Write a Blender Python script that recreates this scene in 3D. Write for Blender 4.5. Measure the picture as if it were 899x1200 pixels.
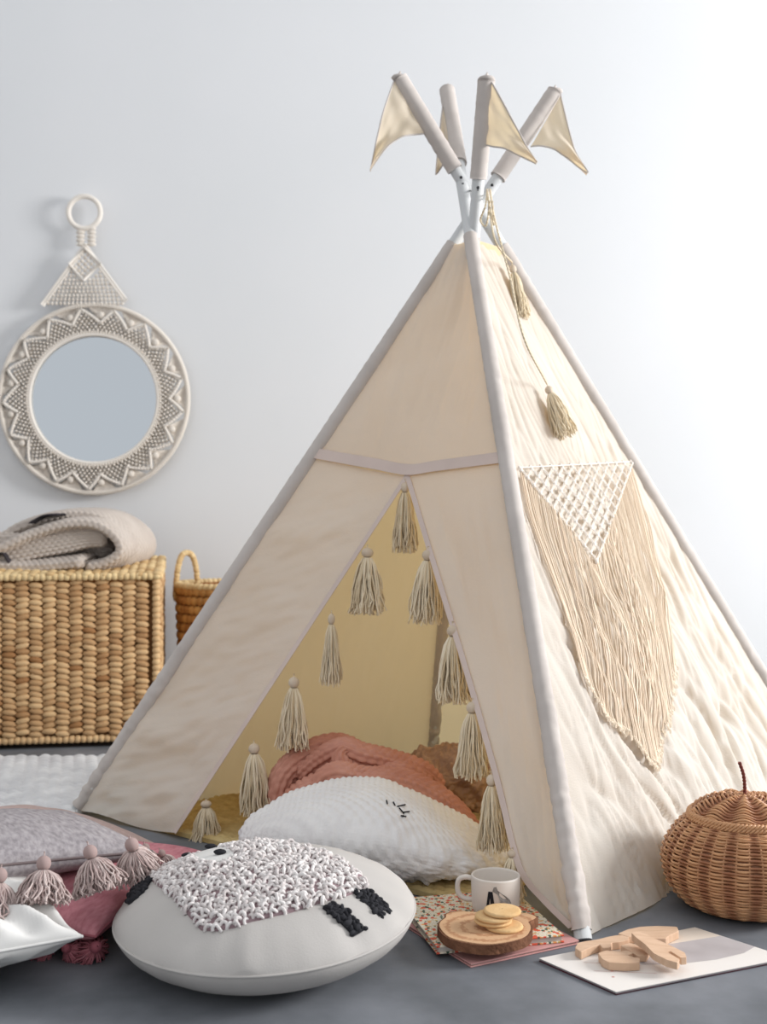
import bpy, math, random
import numpy as np
from mathutils import Vector, Matrix, noise
from mathutils.bvhtree import BVHTree
for o in list(bpy.data.objects): bpy.data.objects.remove(o)
sc = bpy.context.scene
COL = sc.collection
# ---------------- camera ----------------
F, CX, HZ, H = 1396.0, 449.5, 602.0, 0.657
cam_d = bpy.data.cameras.new('camera'); cam = bpy.data.objects.new('camera', cam_d); COL.objects.link(cam)
cam.location = (0, 0, H); cam.rotation_euler = (math.radians(90)-0.00146, 0, 0)
cam_d.sensor_fit = 'VERTICAL'; cam_d.sensor_height = 36; cam_d.sensor_width = 27; cam_d.lens = F/1200*36
cam_d.clip_start = .05
cam_d.dof.use_dof = True; cam_d.dof.focus_distance = 1.97; cam_d.dof.aperture_fstop = 5.2
sc.camera = cam
# ---------------- world, light, exposure ----------------
w = bpy.data.worlds.new('room_light'); sc.world = w; w.use_nodes = True
bg = w.node_tree.nodes['Background']; bg.inputs[0].default_value = (.95, .97, 1, 1); bg.inputs[1].default_value = .67
def area(name, loc, target, sx, sy, power, col):
    l = bpy.data.lights.new(name, 'AREA'); l.shape = 'RECTANGLE'; l.size = sx; l.size_y = sy; l.energy = power; l.color = col
    o = bpy.data.objects.new(name, l); COL.objects.link(o); o.location = loc
    o.rotation_euler = (Vector(target)-Vector(loc)).to_track_quat('-Z', 'Y').to_euler(); return o
area('window_daylight', (4.15, 2.1, 1.75), (0.5, 2.3, .65), 1.25, 1.2, 192, (1, .992, .985))
sc.view_settings.view_transform = 'Standard'; sc.view_settings.look = 'None'
sc.view_settings.exposure = 0.25; sc.view_settings.gamma = 1; sc.view_settings.use_curve_mapping = False
# ---------------- geometry helpers ----------------
rnd = random.Random(7)
def at(px, py, Y): return np.array([(px-CX)/F*Y, Y, H-(py-HZ)/F*Y])
def gnd(px, py, z=0.0):
    Y = (H-z)*F/(py-HZ); return np.array([(px-CX)/F*Y, Y, z])
def on_plane(px, py, p0, n):
    d = np.array([(px-CX)/F, 1, -(py-HZ)/F]); o = np.array([0, 0, H])
    t = np.dot(p0-o, n)/np.dot(d, n); return o+d*t
def V3(*a): return np.array(a, float)
def unit(v): return v/np.linalg.norm(v)
def nz(x, y, z=0): return noise.noise(Vector((x, y, z)))
def nzv(P, s, seed=0):
    return np.array([noise.noise(Vector((p[0]*s+seed*7.3, p[1]*s-seed*3.1, p[2]*s+seed))) for p in P])
class MB:
    def __init__(s): s.v=[]; s.f=[]; s.t=[]; s.n=0
    def add(s, V, Fc, tone=0.0):
        V = np.asarray(V, float).reshape(-1, 3)
        s.v.append(V); s.f += [tuple(i+s.n for i in f) for f in Fc]
        s.t.append(np.broadcast_to(np.asarray(tone, float), (len(V),)).copy()); s.n += len(V); return s
    def grid(s, P, wu=False, wv=False, tone=0.0):
        P = np.asarray(P, float); nu, nv = P.shape[:2]; f = []
        for i in range(nu if wu else nu-1):
            a = i*nv; b = ((i+1) % nu)*nv
            for j in range(nv if wv else nv-1):
                k = (j+1) % nv; f.append((a+j, b+j, b+k, a+k))
        if not np.isscalar(tone): tone = np.asarray(tone).reshape(-1)
        return s.add(P, f, tone)
    def tube(s, path, r, n=8, tone=0.0, cap=True, closed=False):
        p = np.asarray(path, float); m = len(p); r = np.broadcast_to(np.asarray(r, float), (m,))
        if closed: T = np.roll(p, -1, 0)-np.roll(p, 1, 0)
        else: T = np.gradient(p, axis=0)
        T = T/(np.linalg.norm(T, axis=1)[:, None]+1e-12)
        a = V3(0, 0, 1) if abs(T[0][2]) < .9 else V3(1, 0, 0)
        N = unit(np.cross(T[0], a)); R = []
        ang = np.arange(n)/n*2*math.pi
        for i in range(m):
            N = N-T[i]*np.dot(N, T[i]); N = unit(N); B = np.cross(T[i], N)
            R.append(p[i]+r[i]*(np.cos(ang)[:, None]*N+np.sin(ang)[:, None]*B))
        f0 = s.n; s.grid(np.array(R), closed, True, np.repeat(tone, m*n) if np.isscalar(tone) else np.repeat(tone, n))
        if cap and not closed:
            s.f.append(tuple(f0+k for k in range(n))[::-1]); s.f.append(tuple(f0+(m-1)*n+k for k in range(n)))
        return s
    def ell(s, c, rx, ry, rz, nu=8, nv=5, M=None, tone=0.0):
        th = np.linspace(0, math.pi, nv+1)[1:-1]; ph = np.arange(nu)/nu*2*math.pi
        P = [[0, 0, 1]]+[[math.sin(t)*math.cos(q), math.sin(t)*math.sin(q), math.cos(t)] for t in th for q in ph]+[[0, 0, -1]]
        P = np.array(P)*[rx, ry, rz]
        if M is not None: P = P@np.asarray(M).T
        f = [(0, 1+k, 1+(k+1) % nu) for k in range(nu)]
        for i in range(len(th)-1):
            for k in range(nu): f.append((1+i*nu+k, 1+(i+1)*nu+k, 1+(i+1)*nu+(k+1) % nu, 1+i*nu+(k+1) % nu))
        L = 1+(len(th)-1)*nu; e = 1+len(th)*nu
        f += [(e, L+(k+1) % nu, L+k) for k in range(nu)]
        return s.add(P+np.asarray(c), f, tone)
    def lathe(s, prof, n=48, c=(0, 0, 0), tone=0.0):
        a = np.arange(n)/n*2*math.pi
        P = np.array([[[r*math.cos(t)+c[0], r*math.sin(t)+c[1], z+c[2]] for t in a] for r, z in prof])
        return s.grid(P[:, ::-1], False, True, tone)
    def box(s, c, d, yaw=0, tone=0.0):
        q = np.array([[x, y, z] for x in (-.5, .5) for y in (-.5, .5) for z in (-.5, .5)])*d
        cs, sn = math.cos(yaw), math.sin(yaw)
        q = np.stack([q[:, 0]*cs-q[:, 1]*sn, q[:, 0]*sn+q[:, 1]*cs, q[:, 2]], 1)+np.asarray(c)
        return s.add(q, [(0, 1, 3, 2), (4, 6, 7, 5), (0, 4, 5, 1), (2, 3, 7, 6), (0, 2, 6, 4), (1, 5, 7, 3)], tone)
    def prism(s, poly, z0, z1, tone=0.0, frame=None):
        p = np.array(poly, float); n = len(p)
        if np.sum(p[:, 0]*np.roll(p[:, 1], -1)-np.roll(p[:, 0], -1)*p[:, 1]) < 0: p = p[::-1]
        V = np.concatenate([np.c_[p, np.full(n, z0)], np.c_[p, np.full(n, z1)]])
        if frame is not None:
            o, X, Y, Z = frame; V = o+V[:, :1]*X+V[:, 1:2]*Y+V[:, 2:]*Z
        f = [tuple(range(n))[::-1], tuple(range(n, 2*n))]+[(i, (i+1) % n, n+(i+1) % n, n+i) for i in range(n)]
        return s.add(V, f, tone)
def wloc(o):
    l = V3(*o.location)
    while o.parent: o = o.parent; l += V3(*o.location)
    return l
def obj(name, mb, m, parent=None, world=True, smooth=True, label=None):
    """link one mesh; world=True: vertices are in world space (parents unrotated)"""
    V = np.concatenate(mb.v)
    if parent is not None: org = wloc(parent) if world else V3(0, 0, 0)
    elif world: org = V3((V[:, 0].min()+V[:, 0].max())/2, (V[:, 1].min()+V[:, 1].max())/2, V[:, 2].min())
    else: org = V3(0, 0, 0)
    me = bpy.data.meshes.new(name); me.from_pydata((V-org).tolist(), [], mb.f)
    t = np.concatenate(mb.t)
    if np.any(t != 0):
        a = me.attributes.new('tone', 'FLOAT', 'POINT'); a.data.foreach_set('value', t.astype(np.float32))
    if smooth: me.polygons.foreach_set('use_smooth', [True]*len(me.polygons))
    for x in (m if isinstance(m, (list, tuple)) else [m]): me.materials.append(x)
    me.update()
    o = bpy.data.objects.new(name, me); COL.objects.link(o)
    if parent is not None: o.parent = parent
    else: o.location = org
    if label: o['label'] = label
    return o
def autos(o, ang=35):
    o.data.set_sharp_from_angle(angle=math.radians(ang)); return o
def bev(o, w=.002, s=2):
    b = o.modifiers.new('bevel', 'BEVEL'); b.width = w; b.segments = s; b.limit_method = 'ANGLE'; return o
def tag(o, label, cat, group=None):
    o['label'] = label; o['category'] = cat
    if group: o['group'] = group
    return o
def thing(name, label, cat, loc=(0, 0, 0), rot=(0, 0, 0), group=None):
    o = bpy.data.objects.new(name, None); COL.objects.link(o); o.location = loc; o.rotation_euler = rot; o.empty_display_size = .05
    return tag(o, label, cat, group)
def struct(name, mb, m, smooth=False):
    o = obj(name, mb, m, smooth=smooth); o['kind'] = 'structure'; return o
def cr(pts, n):
    """catmull-rom resample"""
    p = np.array(pts, float); p = np.vstack([2*p[0]-p[1], p, 2*p[-1]-p[-2]]); out = []
    for t in np.linspace(0, len(pts)-1-1e-9, n):
        i = int(t); u = t-i; a, b, c, d = p[i:i+4]
        out.append(.5*((2*b)+(-a+c)*u+(2*a-5*b+4*c-d)*u*u+(-a+3*b-3*c+d)*u**3))
    return np.array(out)
# ---------------- materials ----------------
def srgb(r, g, b):
    f = lambda c: (c/255/12.92 if c/255 <= .04045 else ((c/255+.055)/1.055)**2.4)
    return (f(r), f(g), f(b), 1)
def mat(name, c1, c2=None, rough=.85, cs=6, bump=0, bs=80, weave=0, ws=400, transl=0, tcol=None, spec=.2, sheen=0, tone=False, metal=0, det=4, bd=.002, stretch=None, wdir=('X', 'Z')):
    m = bpy.data.materials.new(name); m.use_nodes = True; nt = m.node_tree; N = nt.nodes; L = nt.links
    b = N['Principled BSDF']; out = N['Material Output']
    b.inputs['Roughness'].default_value = rough; b.inputs['Specular IOR Level'].default_value = spec; b.inputs['Metallic'].default_value = metal
    if sheen: b.inputs['Sheen Weight'].default_value = sheen
    tc = N.new('ShaderNodeTexCoord'); src = tc.outputs['Object']
    if stretch:
        mp = N.new('ShaderNodeMapping'); mp.inputs['Scale'].default_value = stretch; L.new(src, mp.inputs[0]); src = mp.outputs[0]
    mix = N.new('ShaderNodeMix'); mix.data_type = 'RGBA'; mix.inputs['A'].default_value = c1; mix.inputs['B'].default_value = c2 or c1
    if tone:
        at_ = N.new('ShaderNodeAttribute'); at_.attribute_name = 'tone'; L.new(at_.outputs['Fac'], mix.inputs['Factor'])
    else:
        n = N.new('ShaderNodeTexNoise'); n.inputs['Scale'].default_value = cs; n.inputs['Detail'].default_value = det; L.new(src, n.inputs['Vector'])
        mr = N.new('ShaderNodeMapRange'); mr.inputs[1].default_value = .3; mr.inputs[2].default_value = .7; L.new(n.outputs['Fac'], mr.inputs[0]); L.new(mr.outputs[0], mix.inputs['Factor'])
    L.new(mix.outputs['Result'], b.inputs['Base Color'])
    last = None
    if bump:
        n = N.new('ShaderNodeTexNoise'); n.inputs['Scale'].default_value = bs; n.inputs['Detail'].default_value = 3; L.new(src, n.inputs['Vector'])
        bp = N.new('ShaderNodeBump'); bp.inputs['Strength'].default_value = bump; bp.inputs['Distance'].default_value = bd; L.new(n.outputs['Fac'], bp.inputs['Height']); last = bp
    if weave:
        for d in wdir:
            wv = N.new('ShaderNodeTexWave'); wv.bands_direction = d; wv.inputs['Scale'].default_value = ws/20; wv.inputs['Distortion'].default_value = .6
            wv.inputs['Detail'].default_value = 1; L.new(src, wv.inputs['Vector'])
            bp = N.new('ShaderNodeBump'); bp.inputs['Strength'].default_value = weave; bp.inputs['Distance'].default_value = .001; L.new(wv.outputs['Fac'], bp.inputs['Height'])
            if last: L.new(last.outputs[0], bp.inputs['Normal'])
            last = bp
    if last: L.new(last.outputs[0], b.inputs['Normal'])
    if transl:
        tr = N.new('ShaderNodeBsdfTranslucent'); tr.inputs['Color'].default_value = tcol or c1
        if last: L.new(last.outputs[0], tr.inputs['Normal'])
        ms = N.new('ShaderNodeMixShader'); ms.inputs[0].default_value = transl
        L.new(b.outputs[0], ms.inputs[1]); L.new(tr.outputs[0], ms.inputs[2]); L.new(ms.outputs[0], out.inputs['Surface'])
    return m
def col_nodes(m): return m.node_tree.nodes, m.node_tree.links, m.node_tree.nodes['Principled BSDF']
S = srgb
M_wall = mat('wall_paint', S(229, 230, 232), S(224, 226, 228), rough=.9, cs=1.2, bump=.05, bs=40)
M_floor = mat('concrete', S(90, 94, 99), S(126, 129, 135), rough=.62, cs=7, bump=.25, bs=35, det=8, spec=.35)
M_canvas = mat('canvas', S(234, 230, 223), S(226, 221, 213), rough=.95, cs=3, bump=.28, bs=160, bd=.0022, transl=.36, tcol=S(252, 222, 170), stretch=(1, 1, 2.5))
M_canvas_in = mat('canvas_back', S(240, 226, 196), S(232, 216, 182), rough=.95, cs=3, bump=.12, bs=700, bd=.0006, transl=.40, tcol=S(254, 235, 186))
M_sleeve = mat('sleeve_cotton', S(204, 196, 190), S(190, 182, 176), rough=.95, cs=10, bump=.2, bs=500, bd=.001)
M_band = mat('band_cotton', S(214, 196, 186), S(204, 186, 177), rough=.95, cs=10, bump=.2, bs=500, bd=.001)
M_flag = mat('flag_cotton', S(226, 216, 202), S(218, 207, 192), rough=.95, cs=10, bump=.15, bs=500, bd=.001, transl=.34, tcol=S(250, 226, 180))
M_pole = mat('painted_pole', S(212, 214, 214), S(204, 206, 207), rough=.5, spec=.4)
M_steel = mat('dark_steel', S(60, 60, 62), rough=.4, metal=.8)
M_yarn = mat('natural_yarn', S(216, 196, 162), S(242, 229, 204), rough=.95, tone=True, bump=.3, bs=900)
M_bead = mat('pale_wood_bead', S(214, 198, 178), S(202, 184, 162), rough=.6, cs=60)
M_macr = mat('macrame_cord', S(206, 196, 184), S(238, 231, 222), rough=.95, tone=True)
# ================= STRUCTURE =================
YW = 3.9
struct('floor', MB().box((.1, 1.2, -.05), (9, 5.6, .1)), M_floor)
struct('wall_back', MB().box((.1, YW+.05, 1.5), (9, .1, 3.2)), M_wall)
wr = MB()
wr.box((4.3, -.1, 1.5), (.12, 2.8, 3.2)); wr.box((4.3, 3.42, 1.5), (.12, 1.04, 3.2)); wr.box((4.3, 2.1, .47), (.12, 1.6, 1.14)); wr.box((4.3, 2.1, 2.78), (.12, 1.6, .64))
struct('wall_right', wr, M_wall)
fr = MB()
for y in (1.33, 2.1, 2.87): fr.box((4.3, y, 1.75), (.07, .05, 1.42))
for z in (1.06, 2.44): fr.box((4.3, 2.1, z), (.07, 1.6, .05))
struct('window_1', fr, mat('window_paint', S(235, 235, 233), rough=.5))

# ================= TIPI =================
A0, B0, C0, D0 = V3(-.653, 2.545, 0), V3(.3035, 1.815, 0), V3(1.061, 2.829, 0), V3(.119, 3.0, 0)
A0 = gnd(88, 957); B0 = gnd(684, 1106); D0 = gnd(505, 909)
AP = V3(.211, 2.683, 1.356)
def tip(base, px, py):
    q = base+unit(AP-base)*1.913; return at(px, py, q[1])
TA, TB, TC, TD = tip(A0, 650, 112), tip(B0, 524, 110), tip(C0, 467, 94), tip(D0+V3(0, .3, 0), 570, 98)
def pz(b, t, z): return b+(t-b)*(z-b[2])/(t[2]-b[2])
ZT = 1.25
tipi = thing('tipi_tent', 'cream canvas play tipi with tassel trimmed door and flagged poles on the grey floor', 'tent', (AP[0], AP[1], 0))
for b, t in ((A0, TA), (B0, TB), (C0, TC), (D0, TD)):
    obj('pole', MB().tube([b+(t-b)*k for k in np.linspace(0, .985, 12)], .0135, 16), M_pole, tipi, label='white painted wooden pole')
# sleeves up the corners
for b, t, sd, rr in ((A0, TA, 1, .0165), (B0, TB, 2, .0158), (C0, TC, 3, .0165), (D0, TD, 4, .015)):
    n = 260; P = []; R = []
    for k in range(n):
        z = .012+(ZT+.004-.012)*k/(n-1); P.append(pz(b, t, z))
        ru = max(0, 1-z/.45)
        R.append(rr*(1+.03*nz(0, z*14, sd)+(.06+.13*ru)*nz(3, z*(95), sd)))
    mb = MB().tube(P, R, 20, cap=False)
    V = mb.v[0]; V += (nzv(V, 60, sd)*(.0010+.0045*np.clip(1-V[:, 2]/.45, 0, 1)))[:, None]*V3(.7, -.7, 0)
    obj('pole_sleeve', mb, M_sleeve, tipi)
def sheet(bot, top, nu, nv, disp, tn=None):
    P = np.zeros((nu, nv, 3))
    for i in range(nu):
        s = i/(nu-1); b = bot(s); t = top(s)
        for j in range(nv): P[i, j] = b+(t-b)*(j/(nv-1))
    return P
def wrinkle(P, n, amp, freq, aniso, seed, along):
    """creases drawn out along a direction, faded out towards the two long edges"""
    nu, nv = P.shape[:2]; side = np.cross(n, along); Q = P.copy()
    for i in range(nu):
        e = min(1, 5*min(i/(nu-1), 1-i/(nu-1)))
        for j in range(nv):
            p = P[i, j]; a = p@along; c = p@side
            d = nz(c*freq+seed, a*freq*aniso, seed)+.5*nz(c*freq*2.1, a*freq*aniso*2, seed+5)+.22*nz(c*freq*6, a*freq*aniso*5, seed+9)+.10*nz(c*freq*12+a*8, a*freq, seed+2)
            Q[i, j] = p+n*(d*amp(p)*e)
    return Q
nAB = unit(np.cross(B0-A0, AP-A0)); nAB = nAB if nAB[1] < 0 else -nAB
oAB = A0
def ab(px, py): return on_plane(px, py, oAB, nAB)
upv = lambda a, b: unit(a-b)
# upper front panel, above the band
pAz = ab(372, 541)[2]; pBz = ab(591, 548)[2]
EA, EB = pz(A0, TA, pAz), pz(B0, TB, pBz); VM = ab(478, 562)
ATp, BTp = pz(A0, TA, ZT), pz(B0, TB, ZT)
def vee(s):
    k = .51
    return EA+(VM-EA)*(s/k) if s < k else VM+(EB-VM)*((s-k)/(1-k))
P = sheet(vee, lambda s: ATp+(BTp-ATp)*s, 60, 80, None)
P = wrinkle(P, nAB, lambda p: .021*min(1, .1+max(0, (p[2]-VM[2]-.02)/.12)), 7, .25, 3, upv(AP, VM))
obj('front_panel', MB().grid(P), M_canvas, tipi)
# left door flap
dl0 = ab(205, 994); dl0[2] = max(dl0[2], .004)
P = sheet(lambda s: A0+V3(0, 0, .006)+(dl0-A0)*s+V3(0, 0, .004)*math.sin(s*7), lambda s: EA+(VM-EA)*s, 80, 150, None)
P = wrinkle(P, nAB, lambda p: (.016+.012*max(0, 1-p[2]/.5))*min(1, .1+abs(p[2]-VM[2])/.12), 8, .5, 9, unit(V3(.6, -.4, .25)))
obj('door_flap', MB().grid(P), M_canvas, tipi); PL = P
# right door flap
edge = cr([ab(478, 562), ab(515, 684), ab(552, 806), ab(584, 920), ab(602, 995), ab(616, 1034)+V3(0, .01, 0), ab(642, 1066)+V3(0, .02, 0), ab(672, 1094)+V3(0, .01, 0)], 120)
rB = [pz(B0, TB, z) for z in np.linspace(pBz, .015, 120)]
P = np.array([[edge[i]+(rB[i]-edge[i])*s for s in np.linspace(0, 1, 40)] for i in range(120)]).transpose(1, 0, 2)
P = wrinkle(P, nAB, lambda p: (.013+.012*max(0, 1-p[2]/.4))*min(1, .1+abs(p[2]-VM[2])/.12), 9, .2, 14, upv(AP, B0))
obj('door_flap', MB().grid(P), M_canvas, tipi); PR = P
# piping round the door opening and the band over it
def strip(pts, wv, n, name, m, off, th=.0012):
    """flat tape following pts, wv(i) = half width vector, standing off the canvas"""
    mb = MB(); q = cr(pts, n); g = []
    for i in range(n):
        w_ = wv(i/(n-1)); o_ = nAB*off
        g.append([q[i]-w_+o_, q[i]+w_+o_, q[i]+w_+o_-nAB*th, q[i]-w_+o_-nAB*th])
    return obj(name, mb.grid(np.array(g), False, True), m, tipi, smooth=False)
tl = np.array([PL[-1, j]-nAB*0 for j in range(0, 150, 6)]+[PL[-1, -1]]); tr_ = np.array([PR[0, j] for j in range(0, 120, 5)]+[PR[0, -1]])
wl = unit(np.cross(nAB, dl0-VM))*.0058
strip(list(tl), lambda s: wl, 80, 'door_binding', M_band, .003)
strip(list(tr_), lambda s: wl*V3(-1, -1, 1) if False else unit(np.cross(nAB, ab(602, 995)-VM))*.0055, 80, 'door_binding', M_band, .003)
up = unit(VM-(EA+EB)/2); up = unit(upv(AP, (EA+EB)/2))
vb = [vee(s)+up*.012 for s in (0.02, .2, .35, .5, .52, .65, .8, .985)]
strip([vb[0], vb[1], vb[2], VM+up*.012, vb[5], vb[6], vb[7]], lambda s: up*.0125, 60, 'cross_band', M_band, .007)
# right panel
nBC = unit(np.cross(C0-B0, AP-B0)); nBC = nBC if nBC[0] > 0 else -nBC
BT2, CT2 = BTp, pz(C0, TC, ZT)
def botBC(s): return B0+(C0-B0)*s+V3(.8, -.6, 0)*(.030*math.sin(math.pi*min(1, s*1.4)) if s < .714 else 0)+V3(0, 0, .003)
P = sheet(botBC, lambda s: BT2+(CT2-BT2)*s, 200, 260, None)
def amp(p):
    lo = max(0, min(1, (1.0-p[2])/.7)); return .0045+.0085*lo
dg = unit(np.cross(nBC, unit(AP-(B0+C0)/2))); gl = unit(AP-(B0+C0)/2)
if dg[0] < 0: dg = -dg
al = unit(-gl*1.0+dg*.12)
P = wrinkle(P, nBC, amp, 9, .22, 21, al)
sd_ = np.cross(nBC, al)
for i in range(200):
    e = min(1, 8*min(i/199, 1-i/199))
    for j in range(260):
        p = P[i, j]; a = p@al; c = p@sd_
        wv = c*15+1.5*nz(c*3, a*2.5, 8); r = 1-abs(nz(wv, a*3.2, 31))*3.2
        r2 = 1-abs(nz(c*34, a*7+c*6, 77))*3.5
        lo = max(0, min(1, (1.02-p[2])/.6))
        P[i, j] = p-nBC*e*(max(0, r)**2*.0115*(.35+lo)*(.4+.9*abs(nz(c*2, a*2, 5)))*1.6+max(0, r2)**3*.0055*(.3+lo))
obj('side_panel', MB().grid(P), M_canvas, tipi)
PBC = P
bvBC = BVHTree.FromPolygons([tuple(x) for x in P.reshape(-1, 3)], [(i*260+j, (i+1)*260+j, (i+1)*260+j+1, i*260+j+1) for i in range(199) for j in range(259)])
def bc(px, py, off=.012):
    d = Vector(((px-CX)/F, 1, -(py-HZ)/F)).normalized(); h = bvBC.ray_cast(Vector((0, 0, H)), d)[0]
    p = np.array(h) if h else on_plane(px, py, B0, nBC)
    return p+nBC*off
def lay(p, off):
    h = bvBC.find_nearest(Vector(p))[0]; h = np.array(h); return p+nBC*(max(off, (p-h)@nBC)-(p-h)@nBC)
# two rear panels
for (p0, t0, p1, t1, sd, inn) in ((D0, TD, A0, TA, 41, V3(.35, -.65, 0)), (C0, TC, D0, TD, 43, V3(-.3, -.7, 0))):
    n_ = unit(np.cross(p1-p0, AP-p0))
    P = sheet(lambda s: p0+(p1-p0)*s+inn*.05*math.sin(math.pi*s)+V3(0, 0, .003), lambda s: pz(p0, t0, ZT)+(pz(p1, t1, ZT)-pz(p0, t0, ZT))*s, 90, 110, None)
    P = wrinkle(P, n_, lambda p: .014, 6, .2, sd, unit(AP-(p0+p1)/2))
    obj('rear_panel', MB().grid(P), M_canvas_in, tipi)
# bolts through the poles and lacing cord at the crossing
bl = MB()
for (px, py, b, t) in ((538, 214, C0, TC), (536, 222, B0, TB), (556, 226, D0, TD), (574, 223, A0, TA)):
    q = at(px, py, 0); z = H+(HZ-py)/F*((b+t)/2)[1]
    for it in range(4):
        c = pz(b, t, z); z = H+(HZ-py)/F*c[1]
    c = pz(b, t, z)
    bb = MB().ell(c+V3(0, -.0135, 0), .0035, .003, .0035, 8, 6); obj('bolt', bb, M_steel, tipi)
    bl = bl or bb
q1 = pz(C0, TC, 1.372)+V3(0, -.016, 0); q2 = pz(D0, TD, 1.345)+V3(0, -.016, 0)
obj('tie_wire', MB().tube(cr([q1, (q1+q2)/2+V3(0, -.006, -.004), q2], 10), .0018, 6), M_steel, tipi)
# flags with their sleeves
def flag(b, t, s0, s1, a, c, e, sag, rip, nm):
    """s0,s1 sleeve ends as height fractions; a, c = where the pennant leaves the sleeve (px), e = its point (px)"""
    L = lambda py: pz_img(b, t, py)
    p0, p1 = L(s0), L(s1); n = 40
    mb = MB().tube([p0+(p1-p0)*k for k in np.linspace(0, 1, n)], [.0185+.001*nz(k*.5, 3, s0) for k in range(n)], 18, cap=True)
    mb.ell(p0+V3(0, 0, .001), .019, .019, .007, 12, 6)
    mb.tube([p0+V3(0, 0, .004), p0+V3(.002, 0, .016)], [.007, .001], 6)
    sl = obj('flag_sleeve', mb, M_sleeve, tipi)
    Yc = (p0[1]+p1[1])/2
    pa, pc, pe = at(*a, L(a[1])[1]-.012), at(*c, L(c[1])[1]-.012), at(*e, Yc-.05)
    g = []; nu, nv = 36, 22
    for i in range(nu):
        u = i/(nu-1); row = []
        ta = pa+(pe-pa)*u+V3(0, 0, sag[0])*math.sin(math.pi*u); tc_ = pc+(pe-pc)*u+V3(0, 0, sag[1])*math.sin(math.pi*u)
        for j in range(nv):
            v = j/(nv-1); q = ta+(tc_-ta)*v
            q = q+V3(0, rip*math.sin(v*5+u*6+s0)*u*(1-.3*u), 0)+V3(0, .006*nz(u*4, v*4, s0), 0); row.append(q)
        g.append(row)
    g = np.array(g)
    pn = obj('pennant', MB().grid(g), M_flag, tipi)
    h = MB().tube(g[:, 0], .0018, 6); h.tube(g[:, -1], .0018, 6)
    obj('hem', h, M_sleeve, pn)
def pz_img(b, t, py):
    z = 1.5
    for it in range(8):
        c = pz(b, t, z); z = H+(HZ-py)/F*c[1]
    return pz(b, t, z)
flag(C0, TC, 96, 203, (462, 99), (497, 161), (434, 203), (.018, .026), .02, 'a')
flag(B0, TB, 110, 196, (519, 128), (527, 176), (511, 207), (.01, -.012), .015, 'b')
flag(D0, TD, 98, 214, (575, 99), (566, 173), (629, 195), (0, .004), .012, 'c')
flag(A0, TA, 112, 212, (657, 116), (622, 176), (688, 208), (-.022, .02), .02, 'd')
# ---- tassels ----
def tassel_meshes(seed, L=.115, R=.026, n=75, head=.0075, neck=.006, r=.0011, wob=.006, m=M_yarn, curve=1.0):
    rr = random.Random(seed); mb = MB(); z0 = -.006-2*head
    for k in range(n):
        a = rr.random()*6.283; f = math.sqrt(rr.random()); rb = R*f; l = L*(.9+.14*rr.random()); ph = rr.random()*9
        pts = []
        for i in range(8):
            t = i/7; rad = neck*f*(1-t)+rb*(t**.62)*curve
            pts.append((rad*math.cos(a)+wob*.35*nz(t*3, ph, k)*t*2, rad*math.sin(a)+wob*.35*nz(t*3, ph+5, k)*t*2, z0-(l-2*head)*t))
        mb.tube(pts, r, 4, tone=rr.random(), cap=False)
    mb.tube([(0, 0, 0), (0, 0, -.006)], .0012, 5, tone=.3)
    hd = MB().ell((0, 0, -.006-head), head, head, head*1.05, 14, 9)
    return mb, hd
tas = []
for sd in range(3):
    mb, hd = tassel_meshes(sd, n=150, r=.0012, wob=.014, head=.0088)
    t = obj('tassel', mb, M_yarn, tipi, world=False); h = obj('bead', hd, M_bead, t, world=False); tas.append((t, h))
def put_tassel(i, k, loc, rz, sc_, tilt=(0, 0)):
    t, h = tas[k]
    if i >= 3: t2 = t.copy(); COL.objects.link(t2); h2 = h.copy(); h2.parent = t2; COL.objects.link(h2); t = t2
    t.location = Vector(loc)-tipi.location; t.rotation_euler = (tilt[0], tilt[1], rz); t.scale = sc_
# (head x, head y, bottom y, width px)
TL = [(476, 566, 651, 31), (432, 643, 723, 42), (503, 645, 734, 40), (390, 720, 806, 26), (346, 794, 882, 38), (299, 872, 956, 40), (243, 940, 998, 38),
      (532, 733, 826, 46), (555, 823, 915, 42), (577, 908, 1000, 36), (602, 998, 1058, 34)]
for i, (px, py, pb, wd) in enumerate(TL):
    p = ab(px, py)+nAB*.004; sc1 = (pb-py)/F*p[1]/.121; sw = wd/F*p[1]/.052
    put_tassel(i, i % 3, p, i*1.3, (sw, sw, sc1), (0, .05*math.sin(i*2)))
# cords and tassels hanging from the crossing
knot = pz(A0, TA, 1.40)+V3(.004, -.03, .0)
for i, (px, py, pb, wd) in enumerate([(590, 318, 386, 27), (630, 460, 526, 32)]):
    p = bc(px, py, .024); sc1 = (pb-py)/F*p[1]/.121; sw = wd/F*p[1]/.052
    put_tassel(11+i, i, p, i, (sw*.92, sw*.92, sc1))
    tt = [o for o in tipi.children if o.name.startswith('tassel')][-1]; tt.rotation_mode = 'QUATERNION'; tt.rotation_quaternion = Vector((0, 0, 1)).rotation_difference(Vector(gl*.93+V3(.16-.20*i, -.10*(1-i), .15)))
c = MB(); g1 = bc(590, 318, .024); g2 = bc(630, 460, .024)
def twist(mb, pts, r, n, tw):
    q = cr(pts, n)
    for ph in (0, math.pi):
        o_ = np.array([[math.cos(k*tw+ph), math.sin(k*tw+ph), 0] for k in range(n)])*r*.8
        mb.tube(q+o_, r, 5, tone=.5)
topk = at(571, 226, knot[1]-.0)
twist(c, [topk, at(575, 260, 2.42), at(582, 290, 2.36), g1], .0014, 120, .8)
twist(c, [topk+V3(.006, 0, 0), at(580, 262, 2.41), at(598, 330, 2.33), at(614, 400, 2.26), g2], .0014, 220, .8)
twist(c, [topk, at(569, 245, 2.46), at(563, 262, 2.5), at(570, 268, 2.46), at(574, 240, 2.45)], .0014, 80, .8)
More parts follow.
